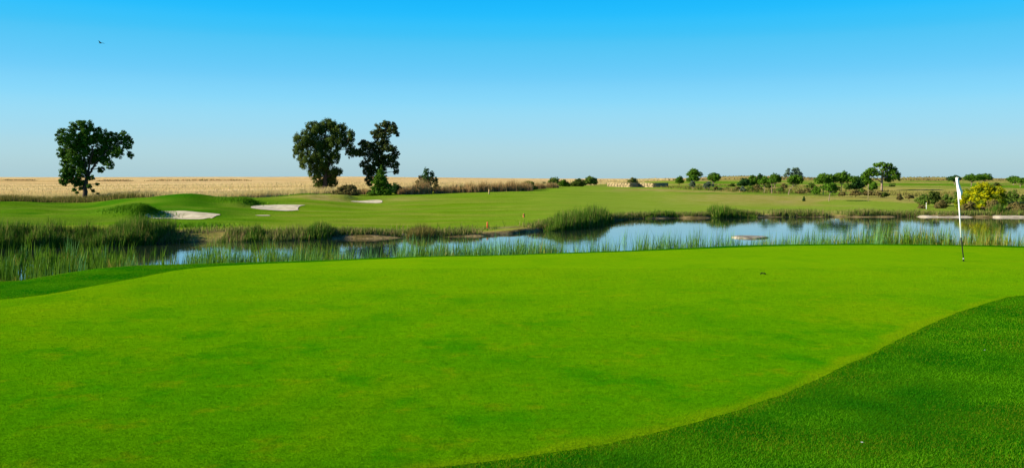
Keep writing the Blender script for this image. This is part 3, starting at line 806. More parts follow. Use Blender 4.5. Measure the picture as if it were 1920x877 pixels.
def tree(name, label, cat, bx, D, blobs, limbs, trunk_r, leafmat, bark, leaf, dens=1.0, group=None, seed=0, base_py=None, shell=2.4, fills=None, dspread=None, per=16, clumpk=0.24, droop=0.0, grow=1.0):
    """limbs: lists of (px,py[,dy]) from the base up; drawn as one trunk mesh"""
    x0, y0 = at(bx, D)
    z0 = h1(x0, y0)
    root = thing(name, label, cat, (x0, y0, z0), group)
    o = np.array([x0, y0, z0])
    C, Rd = to_world([(b[0], b[1], b[2] * grow, b[3] * grow) for b in blobs], D, 1.0, seed, dspread if dspread is not None else max(b[2] for b in blobs) * D / F * 0.8)
    m = leaves(C - o, Rd, leaf, dens, seed + 5, per=per, shell=shell, clumpk=clumpk, droop=droop)
    q = Q(); rr = np.random.default_rng(seed + 9)
    for li, L in enumerate(limbs):
        P = []
        for pt in L:
            dy = pt[2] if len(pt) > 2 else 0.0
            P.append(((pt[0] - 960) / F * D, D + dy, zpx(pt[1], D)))
        P = np.array(P) - o
        if li == 0:
            P[0] = (P[0][0], P[0][1], -0.15)
        # resample with a little wobble
        s = np.linspace(0, len(P) - 1, 4 * len(P)); i = np.minimum(s.astype(int), len(P) - 2); f = (s - i)[:, None]
        P = P[i] * (1 - f) + P[i + 1] * f
        P[1:-1] += rr.normal(size=(len(P) - 2, 3)) * trunk_r * 0.12
        r0 = trunk_r if li == 0 else trunk_r * 0.55
        rad = np.linspace(r0, r0 * 0.3, len(P))
        if li == 0: rad[0] *= 1.45; rad[1] *= 1.12
        q.tube(P, rad, 8)
    # twigs to every blob
    main = (np.array([((pt[0] - 960) / F * D, D + (pt[2] if len(pt) > 2 else 0), zpx(pt[1], D)) for L in limbs for pt in L[1:]]) - o)
    for c in C - o:
        k = np.argmin(np.linalg.norm(main - c - np.array([0, 0, -0.3]), axis=1)); a = main[k]
        mid = (a + c) / 2 + np.array([0, 0, 0.08 * np.linalg.norm(c - a)])
        q.tube(np.array([a, mid, c]), np.array([trunk_r * 0.22, trunk_r * 0.15, trunk_r * 0.06]), 6, cap=False)
    obj('trunk', q.mesh('trunk', True), bark, root)
    obj('crown', m, leafmat, root)
    return root


BT = 'big broadleaf trees by the field'
tree('broadleaf_tree', 'lone rounded dark tree standing by itself at the field edge on the left', 'tree', 159, 107,
     [(157, 240, 22, 16), (135, 258, 20, 18), (119, 283, 15, 20), (125, 312, 15, 18), (150, 275, 24, 22), (180, 256, 20, 17), (175, 285, 20, 15), (205, 262, 17, 15), (228, 256, 11, 12),
      (237, 268, 10, 13), (222, 285, 15, 13), (240, 290, 6, 8), (212, 310, 9, 8), (197, 300, 12, 9), (142, 330, 16, 14), (128, 341, 9, 8), (153, 308, 12, 14), (182, 318, 7, 6), (172, 333, 7, 5), (131, 326, 13, 13), (148, 343, 12, 8), (136, 356, 5, 3), (143, 361, 4, 3), (151, 354, 4, 3), (175, 349, 5, 4), (180, 345, 4, 3), (172, 358, 4, 3), (178, 363, 3, 2), (168, 300, 13, 11), (195, 280, 14, 11), (160, 322, 9, 8), (145, 295, 15, 14), (165, 262, 18, 15)],
     [[(159, 377), (160, 350), (163, 334), (158, 300), (155, 262)], [(163, 334), (172, 318), (187, 298), (204, 280), (226, 268)], [(164, 332), (167, 312), (172, 292), (176, 270)], [(158, 318), (146, 300), (134, 278)]],
     0.30, M_TREE, M_BARK, 0.165, 1.4, BT, 101, grow=1.08, clumpk=0.20)
tree('broadleaf_tree', 'tallest wide drooping tree, left one of the close pair', 'tree', 609, 125,
     [(590, 241, 20, 14), (612, 236, 20, 13), (635, 245, 16, 14), (570, 262, 17, 16), (562, 284, 12, 15), (595, 268, 24, 20), (625, 270, 20, 18), (649, 264, 13, 13), (661, 253, 7, 9), (655, 284, 11, 11), (667, 286, 5, 8),
      (580, 300, 17, 17), (605, 300, 20, 20), (629, 294, 10, 14), (592, 324, 13, 14), (612, 325, 18, 16), (630, 322, 11, 10), (640, 322, 6, 4), (601, 344, 15, 9), (620, 342, 11, 9)],
     [[(609, 358), (610, 335), (611, 300), (609, 255)], [(610, 320), (622, 300), (636, 280), (652, 266)], [(610, 315), (597, 295), (580, 275)]],
     0.36, M_TREE2, M_BARK, 0.165, 1.35, BT, 102, droop=0.5, grow=1.12, clumpk=0.20)
tree('broadleaf_tree', 'tall ragged dusky tree with layered branches, right one of the close pair', 'tree', 715, 127,
     [(722, 237, 19, 10), (738, 244, 10, 9), (708, 251, 14, 11), (722, 255, 12, 6), (745, 251, 4, 5), (690, 272, 15, 9), (682, 284, 12, 10), (712, 275, 17, 11), (732, 279, 13, 7), (740, 289, 8, 9), (705, 296, 19, 10),
      (728, 299, 15, 8), (740, 309, 10, 7), (681, 307, 9, 7), (700, 317, 15, 11), (741, 321, 6, 6), (718, 311, 14, 9), (690, 320, 10, 9), (705, 285, 14, 9), (722, 266, 10, 6), (695, 335, 9, 13), (714, 330, 11, 14), (674, 290, 4, 4)],
     [[(714, 358), (713, 330), (715, 295), (719, 262), (724, 240)], [(714, 305), (700, 292), (685, 282)], [(715, 298), (728, 290), (739, 286)], [(717, 275), (704, 265), (700, 255)]],
     0.30, M_TREE3, M_BARK, 0.16, 1.3, BT, 103, grow=1.13, clumpk=0.20)


def cone_blobs(x, base, top, hw, n=9, seed=0):
    r = random.Random(seed); out = []
    for i in range(n):
        s = i / (n - 1); y = base - (base - top) * (0.08 + 0.86 * s); w = hw * (1 - s) ** 0.8 + 2.0
        out.append((x + r.uniform(-0.15, 0.15) * w, y, w, (base - top) / n * 0.85))
        if s < 0.6:
            out.append((x + r.choice([-1, 1]) * w * 0.55, y, w * 0.5, (base - top) / n * 0.7))
    return out


tree('conifer_sapling', 'green cone shaped young conifer in front of the ragged tree', 'conifer', 714, 116, cone_blobs(714, 367, 311, 23, 10, 3), [[(714, 366), (714, 340), (714, 314)]], 0.10, M_CON, M_BARK, 0.15, 1.2, None, 111, shell=2.0)
tree('conifer_sapling', 'dark bushy conifer with several tips right of the tall pair', 'conifer', 803, 121,
     [(800, 322, 6, 9), (797, 333, 9, 10), (810, 328, 5, 8), (806, 338, 9, 9), (800, 348, 12, 9), (816, 338, 5, 7), (818, 350, 6, 7), (808, 356, 13, 7), (792, 350, 7, 8)],
     [[(803, 363), (802, 345), (800, 318)], [(803, 352), (810, 335), (812, 322)]], 0.09, M_DCON, M_BARK, 0.15, 1.1, None, 112)
tree('withered_sapling', 'thin brownish sapling touching the left side of the dark bushy conifer', 'sapling', 787, 120, [(787, 334, 4, 6), (783, 342, 5, 5), (789, 346, 5, 6), (781, 351, 6, 5), (792, 353, 6, 5)],
     [[(787, 362), (787, 345), (788, 329)]], 0.05, M_BROWN, M_BARK, 0.14, 0.8, None, 113)
tree('withered_sapling', 'reddish brown thin shrub against the right side of the dark conifer', 'sapling', 818, 119.5, [(817, 345, 5, 5), (821, 351, 5, 5), (815, 354, 5, 5)],
     [[(818, 362), (818, 352), (818, 343)]], 0.05, M_BROWN, M_BARK, 0.14, 0.7, None, 114)


def bush(name, label, cat, px, base, top, hw, D, mat, leaf=0.14, dens=1.0, group=None, seed=0, n=7, bark=None, lump=0.6):
    """rounded shrub: short stems and lumpy foliage"""
    r = random.Random(seed)
    hw = hw * 1.2; top = top - 0.12 * (base - top); h = base - top
    blobs = []
    for i in range(n):
        a = -1 + 2 * (i + 0.5) / n + r.uniform(-0.1, 0.1)
        env = math.sqrt(max(0.05, 1 - a * a * 0.85))
        by = base - h * env * r.uniform(0.38, 0.62)
        blobs.append((px + a * hw * 0.72, by, hw * r.uniform(0.34, 0.5), h * env * r.uniform(0.36, 0.5)))
    blobs.append((px + r.uniform(-.3, .3) * hw, base - h * 0.70, hw * 0.42, h * 0.28))
    blobs.append((px, base - h * 0.30, hw * 0.75, h * 0.3))
    limbs = [[(px, base), (px + r.uniform(-.2, .2) * hw, base - h * 0.35), (px + r.uniform(-.3, .3) * hw, base - h * 0.7)]]
    for k in (-1, 1):
        limbs.append([(px, base - 0.5), (px + k * hw * 0.3, base - h * 0.3), (px + k * hw * 0.55, base - h * 0.5)])
    return tree(name, label, cat, px, D, blobs, limbs, max(0.02, 0.035 * h * D / F), mat, bark or M_BARK, leaf, dens, group, seed + 300)


def pine(label, px, base, top, hw, D, crown_h, lean=0.0, seed=0, mat=None, leaf=0.15, dens=1.0, group='pines on the right hand rise', name='pine_tree', n=6, tr=0.06, bark=None):
    """stone pine: bare stem, flat-bottomed domed crown"""
    r = random.Random(seed); ch = crown_h; cy = top + ch * 0.55
    cx = px + lean; hw = hw * 1.28
    blobs = []
    for i in range(n):
        a = -1 + 2 * (i + 0.5) / n
        env = math.sqrt(1 - 0.8 * a * a)
        blobs.append((cx + a * hw * 0.70 + r.uniform(-1, 1), top + ch * (1 - 0.5 * env) + r.uniform(-.06, .06) * ch - ch * 0.12, hw * r.uniform(0.30, 0.42), ch * env * r.uniform(0.36, 0.48)))
    blobs.append((cx + r.uniform(-.2, .2) * hw, top + ch * 0.32, hw * 0.5, ch * 0.32))
    blobs.append((cx + r.uniform(-.3, .3) * hw, top + ch * 0.55, hw * 0.55, ch * 0.34))
    fork = cy + ch * 0.42
    limbs = [[(px, base), (px + lean * 0.25 + r.uniform(-.6, .6), base - (base - fork) * 0.5), (px + lean * 0.8, fork), (cx, top + ch * 0.35)]]
    for k in (-1, -0.5, 0.5, 1):
        limbs.append([(px + lean * 0.8, fork + 1), (cx + k * hw * 0.4, fork - ch * 0.22), (cx + k * hw * 0.7, cy)])
    return tree(name, label, 'pine tree' if name == 'pine_tree' else 'tree', px, D, blobs, limbs, tr * D / 120, mat or M_PINE, bark or M_PBARK, leaf, dens, group, seed + 500, dspread=hw * D / F * 0.5)


# the tall umbrella pine
tree('umbrella_pine', 'tallest umbrella pine with forked pale trunk and flat layered crown', 'pine tree', 1653, 139,
     [(1656, 309, 13, 5), (1648, 309, 9, 4), (1664, 312, 9, 5), (1632, 320, 9, 5), (1640, 318, 8, 4), (1624, 325, 8, 4), (1634, 327, 12, 4), (1678, 317, 8, 6), (1672, 322, 9, 6), (1683, 328, 7, 5), (1675, 331, 10, 6), (1664, 327, 8, 6), (1668, 336, 9, 5),
      (1645, 325, 8, 4), (1656, 318, 7, 3), (1688, 336, 3, 4)],
     [[(1653, 359), (1653.5, 343), (1654, 328), (1656, 318), (1657, 311)], [(1653, 342), (1645, 336), (1634, 331), (1625, 327)], [(1654, 326), (1662, 322), (1671, 320)], [(1654.5, 325), (1650, 317), (1647, 311)], [(1653.5, 332), (1664, 333), (1674, 331)]],
     0.17, M_PINE, M_PBARK, 0.16, 1.1, None, 120, dspread=1.0, clumpk=0.2, grow=1.15)
PINES = [
    ('tall pine with a small left lobe over a rounder crown, left end of the pines', 1302, 346, 317, 13, 185, 18, 0, None),
    ('bright rounded pine just below the lobed pine', 1298, 349, 328, 11, 160, 15, 2, None),
    ('round bright green pine standing apart on open turf, right of the lobed pine', 1336, 348, 324, 12, 175, 19, 2, None),
    ('thin open pine with a bare pale stem, left of the flat topped pine', 1433, 361, 331, 11, 124, 17, 0, None),
    ('flat topped bright young pine on a thin pale stem', 1447.5, 361, 334, 9, 123, 11, 0, None),
    ('dark dome shaped pine behind the flat topped young pine', 1452, 352, 325, 12, 150, 21, 1, M_CON),
    ('dark pine on a leaning pale stem under the blue green tree', 1478, 363, 328, 14, 120, 21, 12, M_CON),
    ('wide bright pine with leaning white stem, left of the two widest pines', 1543, 362, 325, 20, 121, 23, 6, None),
    ('wide pine with brown underside, right of the two widest pines', 1577, 362, 322, 20, 122, 24, 2, None),
    ('small crooked pine alone on the lower turf, casting a long shadow', 1554, 377, 343, 15, 104, 18, 4, None),
    ('rounded pine, left of the pair behind the flag', 1821, 346, 327, 16, 170, 14, 2, M_CON),
    ('rounded pine, right of the pair behind the flag', 1846, 344, 326, 14, 174, 14, 0, M_CON),
    ('low dark pine just left of the flag top on the skyline', 1790, 345, 329, 13, 178, 12, 0, M_DCON),
    ('pine on the skyline near the right picture edge', 1900, 344, 330, 12, 175, 11, 0, M_CON),
    ('rounded pine below its neighbour at the right picture edge', 1913, 349, 333, 14, 160, 13, 2, M_CON),
]
for i, (lab, px_, b_, t_, hw_, D_, ch_, ln_, mt_) in enumerate(PINES):
    pine(lab, px_, b_, t_, hw_, D_, ch_, ln_, 20 + i, mt_)
tree('broadleaf_tree', 'far blue green tree with two lobes on the skyline', 'tree', 1488, 250,
     [(1477, 322, 5, 7), (1475, 328, 4, 5), (1490, 319, 7, 6), (1497, 321, 6, 7), (1493, 328, 9, 8), (1502, 328, 4, 6), (1486, 330, 8, 7), (1499, 333, 6, 5)],
     [[(1488, 341), (1489, 332), (1492, 320)], [(1489, 334), (1482, 328), (1478, 322)]], 0.28, M_EUC, M_BARK, 0.32, 1.1, None, 140)
for i, a_ in enumerate([
    ('grey leaved slender sapling on turf in front of the lobed pine', 1299, 357, 339, 6, 138, M_GREY, 'sapling'),
    ('grey green small tree on turf in front of the round bright pine', 1329, 357, 340, 8, 137, M_GREY, 'sapling'),
    ('thin grey sapling at the left side of the grey green small tree', 1322, 358, 342, 4, 137.5, M_GREY, 'sapling'),
]):
    lab, px_, b_, t_, hw_, D_, mt_, ct_ = a_
    pine(lab, px_, b_, t_, hw_, D_, 13, 0, 60 + i, mt_, 0.15, 0.8, 'grey saplings on the turf', 'grey_sapling', 4, 0.035)

B2 = 'rounded bushes on the skyline rise'
for i, a_ in enumerate([
    ('olive bush with straw coloured top at the foot of the two tall trees', 650, 369, 348, 23, 113, M_BROWN, None),
    ('black green bush right of the cone shaped conifer', 742, 364, 344, 13, 119, M_DCON, None),
    ('small low green bush left of the tall pair at the field edge', 567, 364, 356, 9, 118, M_BUSH, None),
    ('dark bush at the right end of the brown reed hedge', 991, 358, 341, 13, 128, M_BUSH, B2),
    ('grey green bush, left of the two touching bushes on the rise', 1038, 349, 333, 13, 152, M_BUSH, B2),
    ('bright green low bush, right of the two touching bushes on the rise', 1057, 350, 337, 10, 150, M_CON, B2),
    ('dark brownish bush left of the far round bush on the rise', 1084, 350, 335, 13, 152, M_TREE2, B2),
    ('rounded green bush highest on the rise, left of the stone wall', 1108, 346, 331, 12, 168, M_BUSH, B2),
    ('small dark bush between the reed hedge and the two touching bushes', 1021, 351, 341, 6, 150, M_TREE3, B2),
    ('pale yellow green bush growing behind the stone wall', 1186, 348, 334, 10, 168, M_BANK, None),
    ('compact dark round bush between the stone wall and the pines', 1274, 344, 331, 8, 182, M_CON, None),
    ('low dark bush, left end of the thicket before the thin pines', 1396, 349, 335, 12, 158, M_DCON, None),
    ('dark green bush, middle of the thicket before the thin pines', 1412, 348, 330, 11, 160, M_CON, None),
    ('round dark bush, right end of the thicket behind the thin pine', 1424, 346, 327, 10, 166, M_DCON, None),
    ('small grey bush at the foot of the thicket', 1393, 359, 350, 5, 128, M_GREY, None),
    ('small dark bush on the turf right of the grey saplings', 1351, 358, 352, 5, 136, M_DCON, None),
    ('small brown bush just left of the dark one on the turf', 1342, 357, 350, 4, 138, M_BROWN, None),
    ('low grey brown bush below the leaning pine', 1500, 363, 356, 8, 120, M_BROWN, None),
    ('low yellow brown bush between the two widest pines and the crooked pine', 1580, 367, 360, 7, 115, M_BROWN, None),
    ('dark green shrub at the foot of the wide bright pine', 1530, 364, 350, 7, 118, M_CON, None),
    ('dark green broad shrub right of the two widest pines', 1606, 356, 331, 13, 136, M_DCON, None),
    ('light green bushy tree left of the umbrella pine', 1622, 348, 326, 13, 150, M_CON, None),
    ('bushy green shrub under the left branch of the umbrella pine', 1637, 357, 341, 8, 138, M_PINE, None),
    ('grey brown mound of scrub right of the crooked pine', 1604, 367, 357, 10, 114, M_BROWN, None),
    ('pale brown scrub left of the umbrella pine foot', 1628, 367, 358, 10, 114, M_BROWN, None),
    ('low scrub at the right of the umbrella pine foot', 1658, 369, 361, 8, 113, M_TREE2, None),
    ('single dark brown upright bush on the dry turf right of umbrella pine', 1686, 375, 364, 6, 106, M_BROWN, None),
    ('dark lone bush on the far turf right of the flag', 1869, 349, 343, 6, 158, M_TREE3, None),
]):
    lab, px_, b_, t_, hw_, D_, mt_, gp_ = a_
    bush('bush', lab, 'bush', px_, b_, t_, hw_, D_, mt_, 0.16 if D_ > 130 else 0.13, 1.0, gp_, 400 + i)
for i, (px_, b_, hh_, hw_, D_, mt_) in enumerate([(1372, 352, 8, 7, 160, M_TREE2), (1384, 358, 8, 7, 134, M_BROWN), (1407, 359, 9, 8, 130, M_BUSH), (1419, 357, 10, 8, 136, M_BROWN), (1440, 353, 9, 7, 146, M_TREE2), (1463, 359, 8, 7, 128, M_BUSH),
        (1470, 353, 9, 6, 145, M_BROWN), (1513, 361, 8, 8, 122, M_BROWN), (1521, 353, 10, 8, 142, M_BUSH), (1561, 362, 9, 7, 120, M_BUSH), (1592, 356, 12, 9, 134, M_BUSH), (1617, 362, 8, 8, 119, M_BUSH), (1646, 367, 7, 8, 113, M_BROWN), (1672, 351, 7, 7, 160, M_BUSH), (1705, 372, 7, 8, 103, M_BROWN)]):
    bush('scrub_bush', 'low scrub bush in the belt of scrub under the right hand pines', 'bush', px_, b_, b_ - hh_, hw_, D_, mt_, 0.14, 0.9, 'low scrub bushes under the pines', 600 + i, 5)
bush('conifer_sapling', 'tiny dark cone shaped seedling alone on the right hand turf', 'sapling', 1507, 378, 368, 3, 103, M_DCON, 0.10, 0.9, None, 470, 3)
B3 = 'scrub on the right hand pond bank'
for i, a_ in enumerate([
    ('olive shrub at the left end of the right bank scrub', 1733, 384, 365, 14, 92, M_BUSH),
    ('taller green shrub, second from the left in the right bank scrub', 1752, 383, 359, 14, 94, M_TREE2),
    ('bright green shrub behind the flagstick', 1775, 382, 364, 11, 93, M_BUSH),
    ('pale dry shrub low in front of the bright green bank shrub', 1764, 392, 376, 11, 88, M_BROWN),
    ('small dry grey shrub at the left end near the pale shore strip', 1728, 394, 383, 7, 87, M_BROWN),
    ('brown green shrub touching the left side of the yellow broom', 1797, 386, 361, 11, 92, M_BUSH),
    ('dark twiggy shrub under the left half of the yellow broom', 1816, 399, 379, 15, 83, M_BROWN),
    ('brown leafless looking shrub under the right half of the yellow broom', 1862, 400, 377, 17, 83, M_BROWN),
    ('olive shrub right of the yellow broom', 1899, 388, 360, 15, 90, M_BUSH),
    ('brown shrub at the waterline by the right picture edge', 1906, 400, 380, 16, 83, M_BROWN),
    ('green shrub at the right picture edge above the pond', 1922, 388, 364, 12, 90, M_TREE2),
]):
    lab, px_, b_, t_, hw_, D_, mt_ = a_
    bush('bush', lab, 'bush', px_, b_, t_, hw_, D_, mt_, 0.12, 0.85, B3, 500 + i)
bush('broom_bush', 'large broom bush in bright yellow bloom at the pond edge', 'bush', 1843, 396, 345, 36, 86, M_BROOM, 0.11, 1.0, None, 530, 11)

# brown dry reed hedge beside the fairway
G2 = 'dry brown reed clumps along the fairway edge'
for i, (a0, a1, hh_, D_, lab) in enumerate([
    (664, 692, 0.8, 117, 'short tan grass tuft between the olive bush and the cone shaped conifer'),
    (745, 776, 1.0, 118, 'brown grass clump below the black green bush'),
    (770, 808, 1.7, 117, 'tall pinkish brown grass clump in front of the dark conifer'),
    (815, 848, 1.0, 119, 'low grey brown reed clump right of the dark conifer'),
    (840, 872, 1.15, 120, 'brown reed clump starting the hedge along the fairway'),
    (866, 900, 1.3, 120, 'brown reed clump left of the tan marker post'),
    (892, 926, 1.35, 121, 'brown reed clump directly behind the tan marker post'),
    (918, 950, 1.3, 122, 'brown reed clump just right of the tan marker post'),
    (944, 976, 1.35, 123, 'brown reed clump at the tall middle of the hedge right part'),
    (968, 1000, 1.2, 124, 'brown reed clump in front of the hedge end bush'),
    (1000, 1024, 0.9, 132, 'pale straw clump left of the small dark bush on the rise'),
    (1022, 1048, 0.8, 138, 'tan grass clump below the grey green bush on the rise'),
]):
    reed_clump('dry_reed_clump', lab, 'dry reeds', a0, a1, hh_ * 1.12, M_DRY, 1100, 1.8, G2, (0.035, 0.07), seed=60 + i, D=D_, lean=0.2)

for i, (a0, a1, D_, hh_, lab) in enumerate([(272, 468, 270, 0.75, 'long thin reddish scrub strip far out in the ripe field'), (182, 244, 268, 0.6, 'short thin scrub strip in the field just right of the lone tree'), (0, 62, 285, 0.5, 'thin dark scrub strip on the skyline at the left edge')]):
    reed_clump('scrub_strip', lab, 'scrub', a0, a1, hh_, M_DRY, 700, 3.0, 'thin scrub strips far out in the field', (0.15, 0.35), seed=90 + i, D=D_, lean=0.3, prof=[0.4, 1, 0.7, 1, 0.8, 1, 0.5])['kind'] = 'stuff'

# ------------------------------------------------------------------ stone wall
def wall():
    pts = [(1140, 159.5), (1183, 156.0), (1196, 159.0), (1226, 156.5), (1251, 163.0)]
    P = [np.array(at(p, D)) for p, D in pts]
    x0, y0 = P[0]; z0 = h1(x0, y0)
    root = thing('stone_wall', 'low zigzag dry stone wall on the far turf rise', 'wall', (x0, y0, z0))
    q = Q(); cap = Q(); r = random.Random(4)
    for a, b in zip(P[:-1], P[1:]):
        L = np.linalg.norm(b - a); d = (b - a) / L; rz = math.atan2(d[1], d[0]); nn = np.array([-d[1], d[0]])
        zb = min(h1(*a), h1(*b)) - 0.1
        top = zpx(343.4, 158)
        n = int(L / 0.5) + 1
        rows = 3
        hrow = (top - zb) / rows
        for j in range(rows):
            s = -0.1 * (j % 2)
            while s < L:
                w = r.uniform(0.35, 0.7); e = min(s + w, L)
                s0 = max(s, 0)
                if e - s0 > 0.06:
                    c = a + d * (s0 + e) / 2 + nn * r.uniform(-0.03, 0.03)
                    q.box((c[0] - x0, c[1] - y0, zb + hrow * (j + 0.5) - z0), (e - s0 - 0.02, 0.42 + r.uniform(-.04, .04), hrow - 0.02), rz)
                s += w
        c = (a + b) / 2
        q.box((c[0] - x0, c[1] - y0, (zb + top) / 2 - z0 - 0.03), (L - 0.1, 0.30, top - zb - 0.08), rz)
        cap.box((c[0] - x0, c[1] - y0, top - z0 + 0.035), (L + 0.05, 0.46, 0.06), rz)
    obj('stonework', q.mesh('stonework'), M_STONE, root)
    obj('coping', cap.mesh('coping'), M_STONE, root)


wall()

# ------------------------------------------------------------------ rocks, sand bars
def rock(name, label, cat, px, D, wm, dm, hm, mat, seed, zc=WATER, flat=0.6, group=None):
    r = np.random.default_rng(seed)
    nu, nv = 28, 12
    th = np.linspace(0, 2 * np.pi, nu, endpoint=False); ph = np.linspace(-0.5 * np.pi, 0.5 * np.pi, nv)
    Vv = []
    for p in ph:
        for a in th:
            cx = math.cos(p); 
            v = np.array([math.cos(a) * cx, math.sin(a) * cx, math.sin(p)])
            v = np.sign(v) * np.abs(v) ** np.array([1, 1, flat])
            Vv.append(v)
    Vv = np.array(Vv); Vv *= (1 + 0.22 * (fbm(Vv[:, 0] + 9 + seed, Vv[:, 1] + Vv[:, 2] * 0.7 + 5, 0.5, seed, 3) - 0.5))[:, None]
    Vv = Vv * np.array([wm / 2, dm / 2, hm])
    Fc = [(i * nu + j, i * nu + (j + 1) % nu, (i + 1) * nu + (j + 1) % nu, (i + 1) * nu + j) for i in range(nv - 1) for j in range(nu)]
    x, y = at(px, D)
    tag(obj(name, mk_mesh(name, Vv, np.array(Fc), None, True), mat, None, (x, y, zc)), label, cat, group)


rock('boulder', 'flat pale boulder rising from the pond among reeds', 'boulder', 1405, 47.6, 2.0, 1.9, 0.10, M_WETROCK, 3, flat=0.5)
rock('shore_rock', 'long flat pale rock at the waterline left of the dark reed clump', 'rock', 1300, 72.2, 1.25, 0.9, 0.16, M_ROCK, 4, group='pale rocks on the shore')
rock('shore_rock', 'smaller flat pale rock, left of the long one at the waterline', 'rock', 1280, 72.6, 0.9, 0.8, 0.10, M_ROCK, 5, group='pale rocks on the shore')
rock('shore_rock', 'reddish brown rock at the right end of the pale shore rocks', 'rock', 1319, 72.8, 0.5, 0.6, 0.22, M_STONE, 6, group='pale rocks on the shore')
rock('concrete_slab', 'pale slab lying at the waterline left of the straw tussock', 'slab', 755, 48.2, 0.75, 0.6, 0.17, M_ROCK, 7)
rock('drain_mouth', 'drain mouth, its shaded hollow painted dark on a lump, left of pale slab', 'drain', 739, 48.6, 0.6, 0.5, 0.22, M_DARK, 8)  # solid lump; the darkness of the hollow is in its colour


def sand_bar(label, p0, p1, seed):
    n = 60; r = np.random.default_rng(seed); Vv = []; cs = [(-0.9, 0.0), (-0.6, 0.07), (0.0, 0.12), (0.9, 0.15), (1.6, 0.05)]
    p = np.linspace(p0, p1, n)
    sd = np.interp(p, SHORE[:, 0], SHORE_D) + 0.1
    e = np.clip(np.minimum(np.arange(n), n - 1 - np.arange(n)) / 7.0, 0.05, 1) ** 0.6
    x = (p - 960) / F * sd
    for (dy, z) in cs:
        Vv.append(np.column_stack([x, sd + dy * e + 0.1 * (vn(x, x * 0, 1.0, seed) - .5), WATER - 0.05 + (z + 0.05) * e * (0.8 + 0.4 * vn(x, x * 0 + 3, 0.8, seed))]))
    k = len(cs); Vv = np.vstack(Vv)
    Fc = [(i * n + j, i * n + j + 1, (i + 1) * n + j + 1, (i + 1) * n + j) for i in range(k - 1) for j in range(n - 1)]
    tag(obj('sand_bar', mk_mesh('sand_bar', Vv, np.array(Fc), None, True), M_ROCK), label, 'sand bar', 'pale sand bars at the waterline', 'structure')


sand_bar('pale sandy strip along the far waterline ending behind the flagstick', 1716, 1826, 1)
sand_bar('pale sandy strip along the far waterline reaching the right picture edge', 1851, 1990, 2)

# ------------------------------------------------------------------ flagstick
fx_, fy_ = hit(1807, 490)
fz_ = h1(fx_, fy_) + 0.006
fl = thing('flagstick', 'leaning white and black flagstick with limp white flag on the green', 'golf flag', (fx_, fy_, fz_))
def fpt(px, py): return np.array([(px - 1807) / F * fy_, 0.0, (490 - py) / F * fy_])
q = Q(); q.tube([fpt(1807, 491.5), fpt(1806.4, 484), fpt(1802.2, 446)], 0.0130, 10); obj('lower_pole', q.mesh('lower_pole', True), M_BLACK, fl)
q = Q(); q.tube([fpt(1802.2, 446), fpt(1798.5, 390), fpt(1794.3, 333)], [0.0165, 0.0165, 0.0155], 10); obj('upper_pole', q.mesh('upper_pole', True), M_WHITE, fl)
q = Q(); q.tube([fpt(1806.5, 486), fpt(1806.4, 484.5)], 0.0135, 10); obj('ferrule', q.mesh('ferrule', True), M_WHITE, fl)
# limp flag: gathered cloth hanging round the pole, one long lobe swinging right
lv = [(333.5, -2.2, 2.2), (338, -2.4, 2.6), (344, -2.3, 3.0), (350, -2.2, 4.4), (356, -1.6, 6.6), (360, -1.2, 8.2), (363, -0.9, 7.6), (366, -0.6, 5.8), (369, -0.2, 4.4), (372, 0.6, 4.6), (374.5, 2.0, 4.4)]
Vf = []; nf = 26
for i, (py, l_, r_) in enumerate(lv):
    cx = 1794.3 + (py - 333) * (1798.5 - 1794.3) / 57
    for j in range(nf):
        s = j / (nf - 1)
        # a pleated loop: out along the front, back along the rear
        u = l_ + (r_ - l_) * (0.5 - 0.5 * math.cos(2 * math.pi * s))
        w = 0.030 * math.sin(2 * math.pi * s) + 0.016 * math.sin(9 * s * math.pi + i * 0.35)
        b = fpt(cx + u, py)
        Vf.append((b[0], w - 0.004, b[2]))
Ff = [(i * nf + j, i * nf + j + 1, (i + 1) * nf + j + 1, (i + 1) * nf + j) for i in range(len(lv) - 1) for j in range(nf - 1)]
obj('flag', mk_mesh('flag', np.array(Vf), np.array(Ff), None, True), M_CLOTH, fl)
q = Q(); q.tube([np.array([0, 0, 0.0]), np.array([0, 0, 0.004])], 0.054, 20)
tag(obj('golf_hole', q.mesh('golf_hole'), M_DARK, None, (fx_, fy_, fz_ - 0.001)), 'flat disc painted dark as the shaded cup at the foot of the flagstick', 'golf hole')  # solid disc, the shade inside the cup painted as dark colour

# ------------------------------------------------------------------ markers and small things
def stake(name, label, px, base, top, w, mat, cap=None, D=None, cat='marker post'):
    x, y = hit(px, base, lo=35) if D is None else at(px, D)
    z = h1(x, y); h = (base - top) / F * y
    root = thing(name, label, cat, (x, y, z))
    q = Q(); q.tube([(0, 0, -0.1), (0, 0, h * 0.94), (0, 0, h)], [w, w, w * 0.55], 8); obj('post', q.mesh('post', True), mat, root)
    if cap is not None:
        q = Q(); q.tube([(0, 0, h * 0.70), (0, 0, h * 0.86)], [w * 1.08] * 2, 8); obj('band', q.mesh('band', True), cap, root)
    return root


stake('hazard_stake', 'short red stake on the bank edge above the pond', 914, 427.5, 416, 0.05, M_RED, M_ORANGE, cat='stake')
stake('hazard_stake', 'short orange stake left of the tall middle reed clump', 982, 408, 400.5, 0.07, M_ORANGE, M_DARK, cat='stake')
stake('marker_post', 'pale tan post on the fairway in front of the brown hedge', 917, 366.5, 357.5, 0.09, M_WOOD, M_ORANGE, D=112)
stake('marker_post', 'thin white post on the right bank in front of the scrub', 1737, 394, 382, 0.035, M_WHITE, M_WOOD, D=86)
stake('support_pole', 'thin bare pole standing on turf left of umbrella pine', 1628, 377, 345, 0.035, M_WOOD, M_PBARK, D=104, cat='pole')
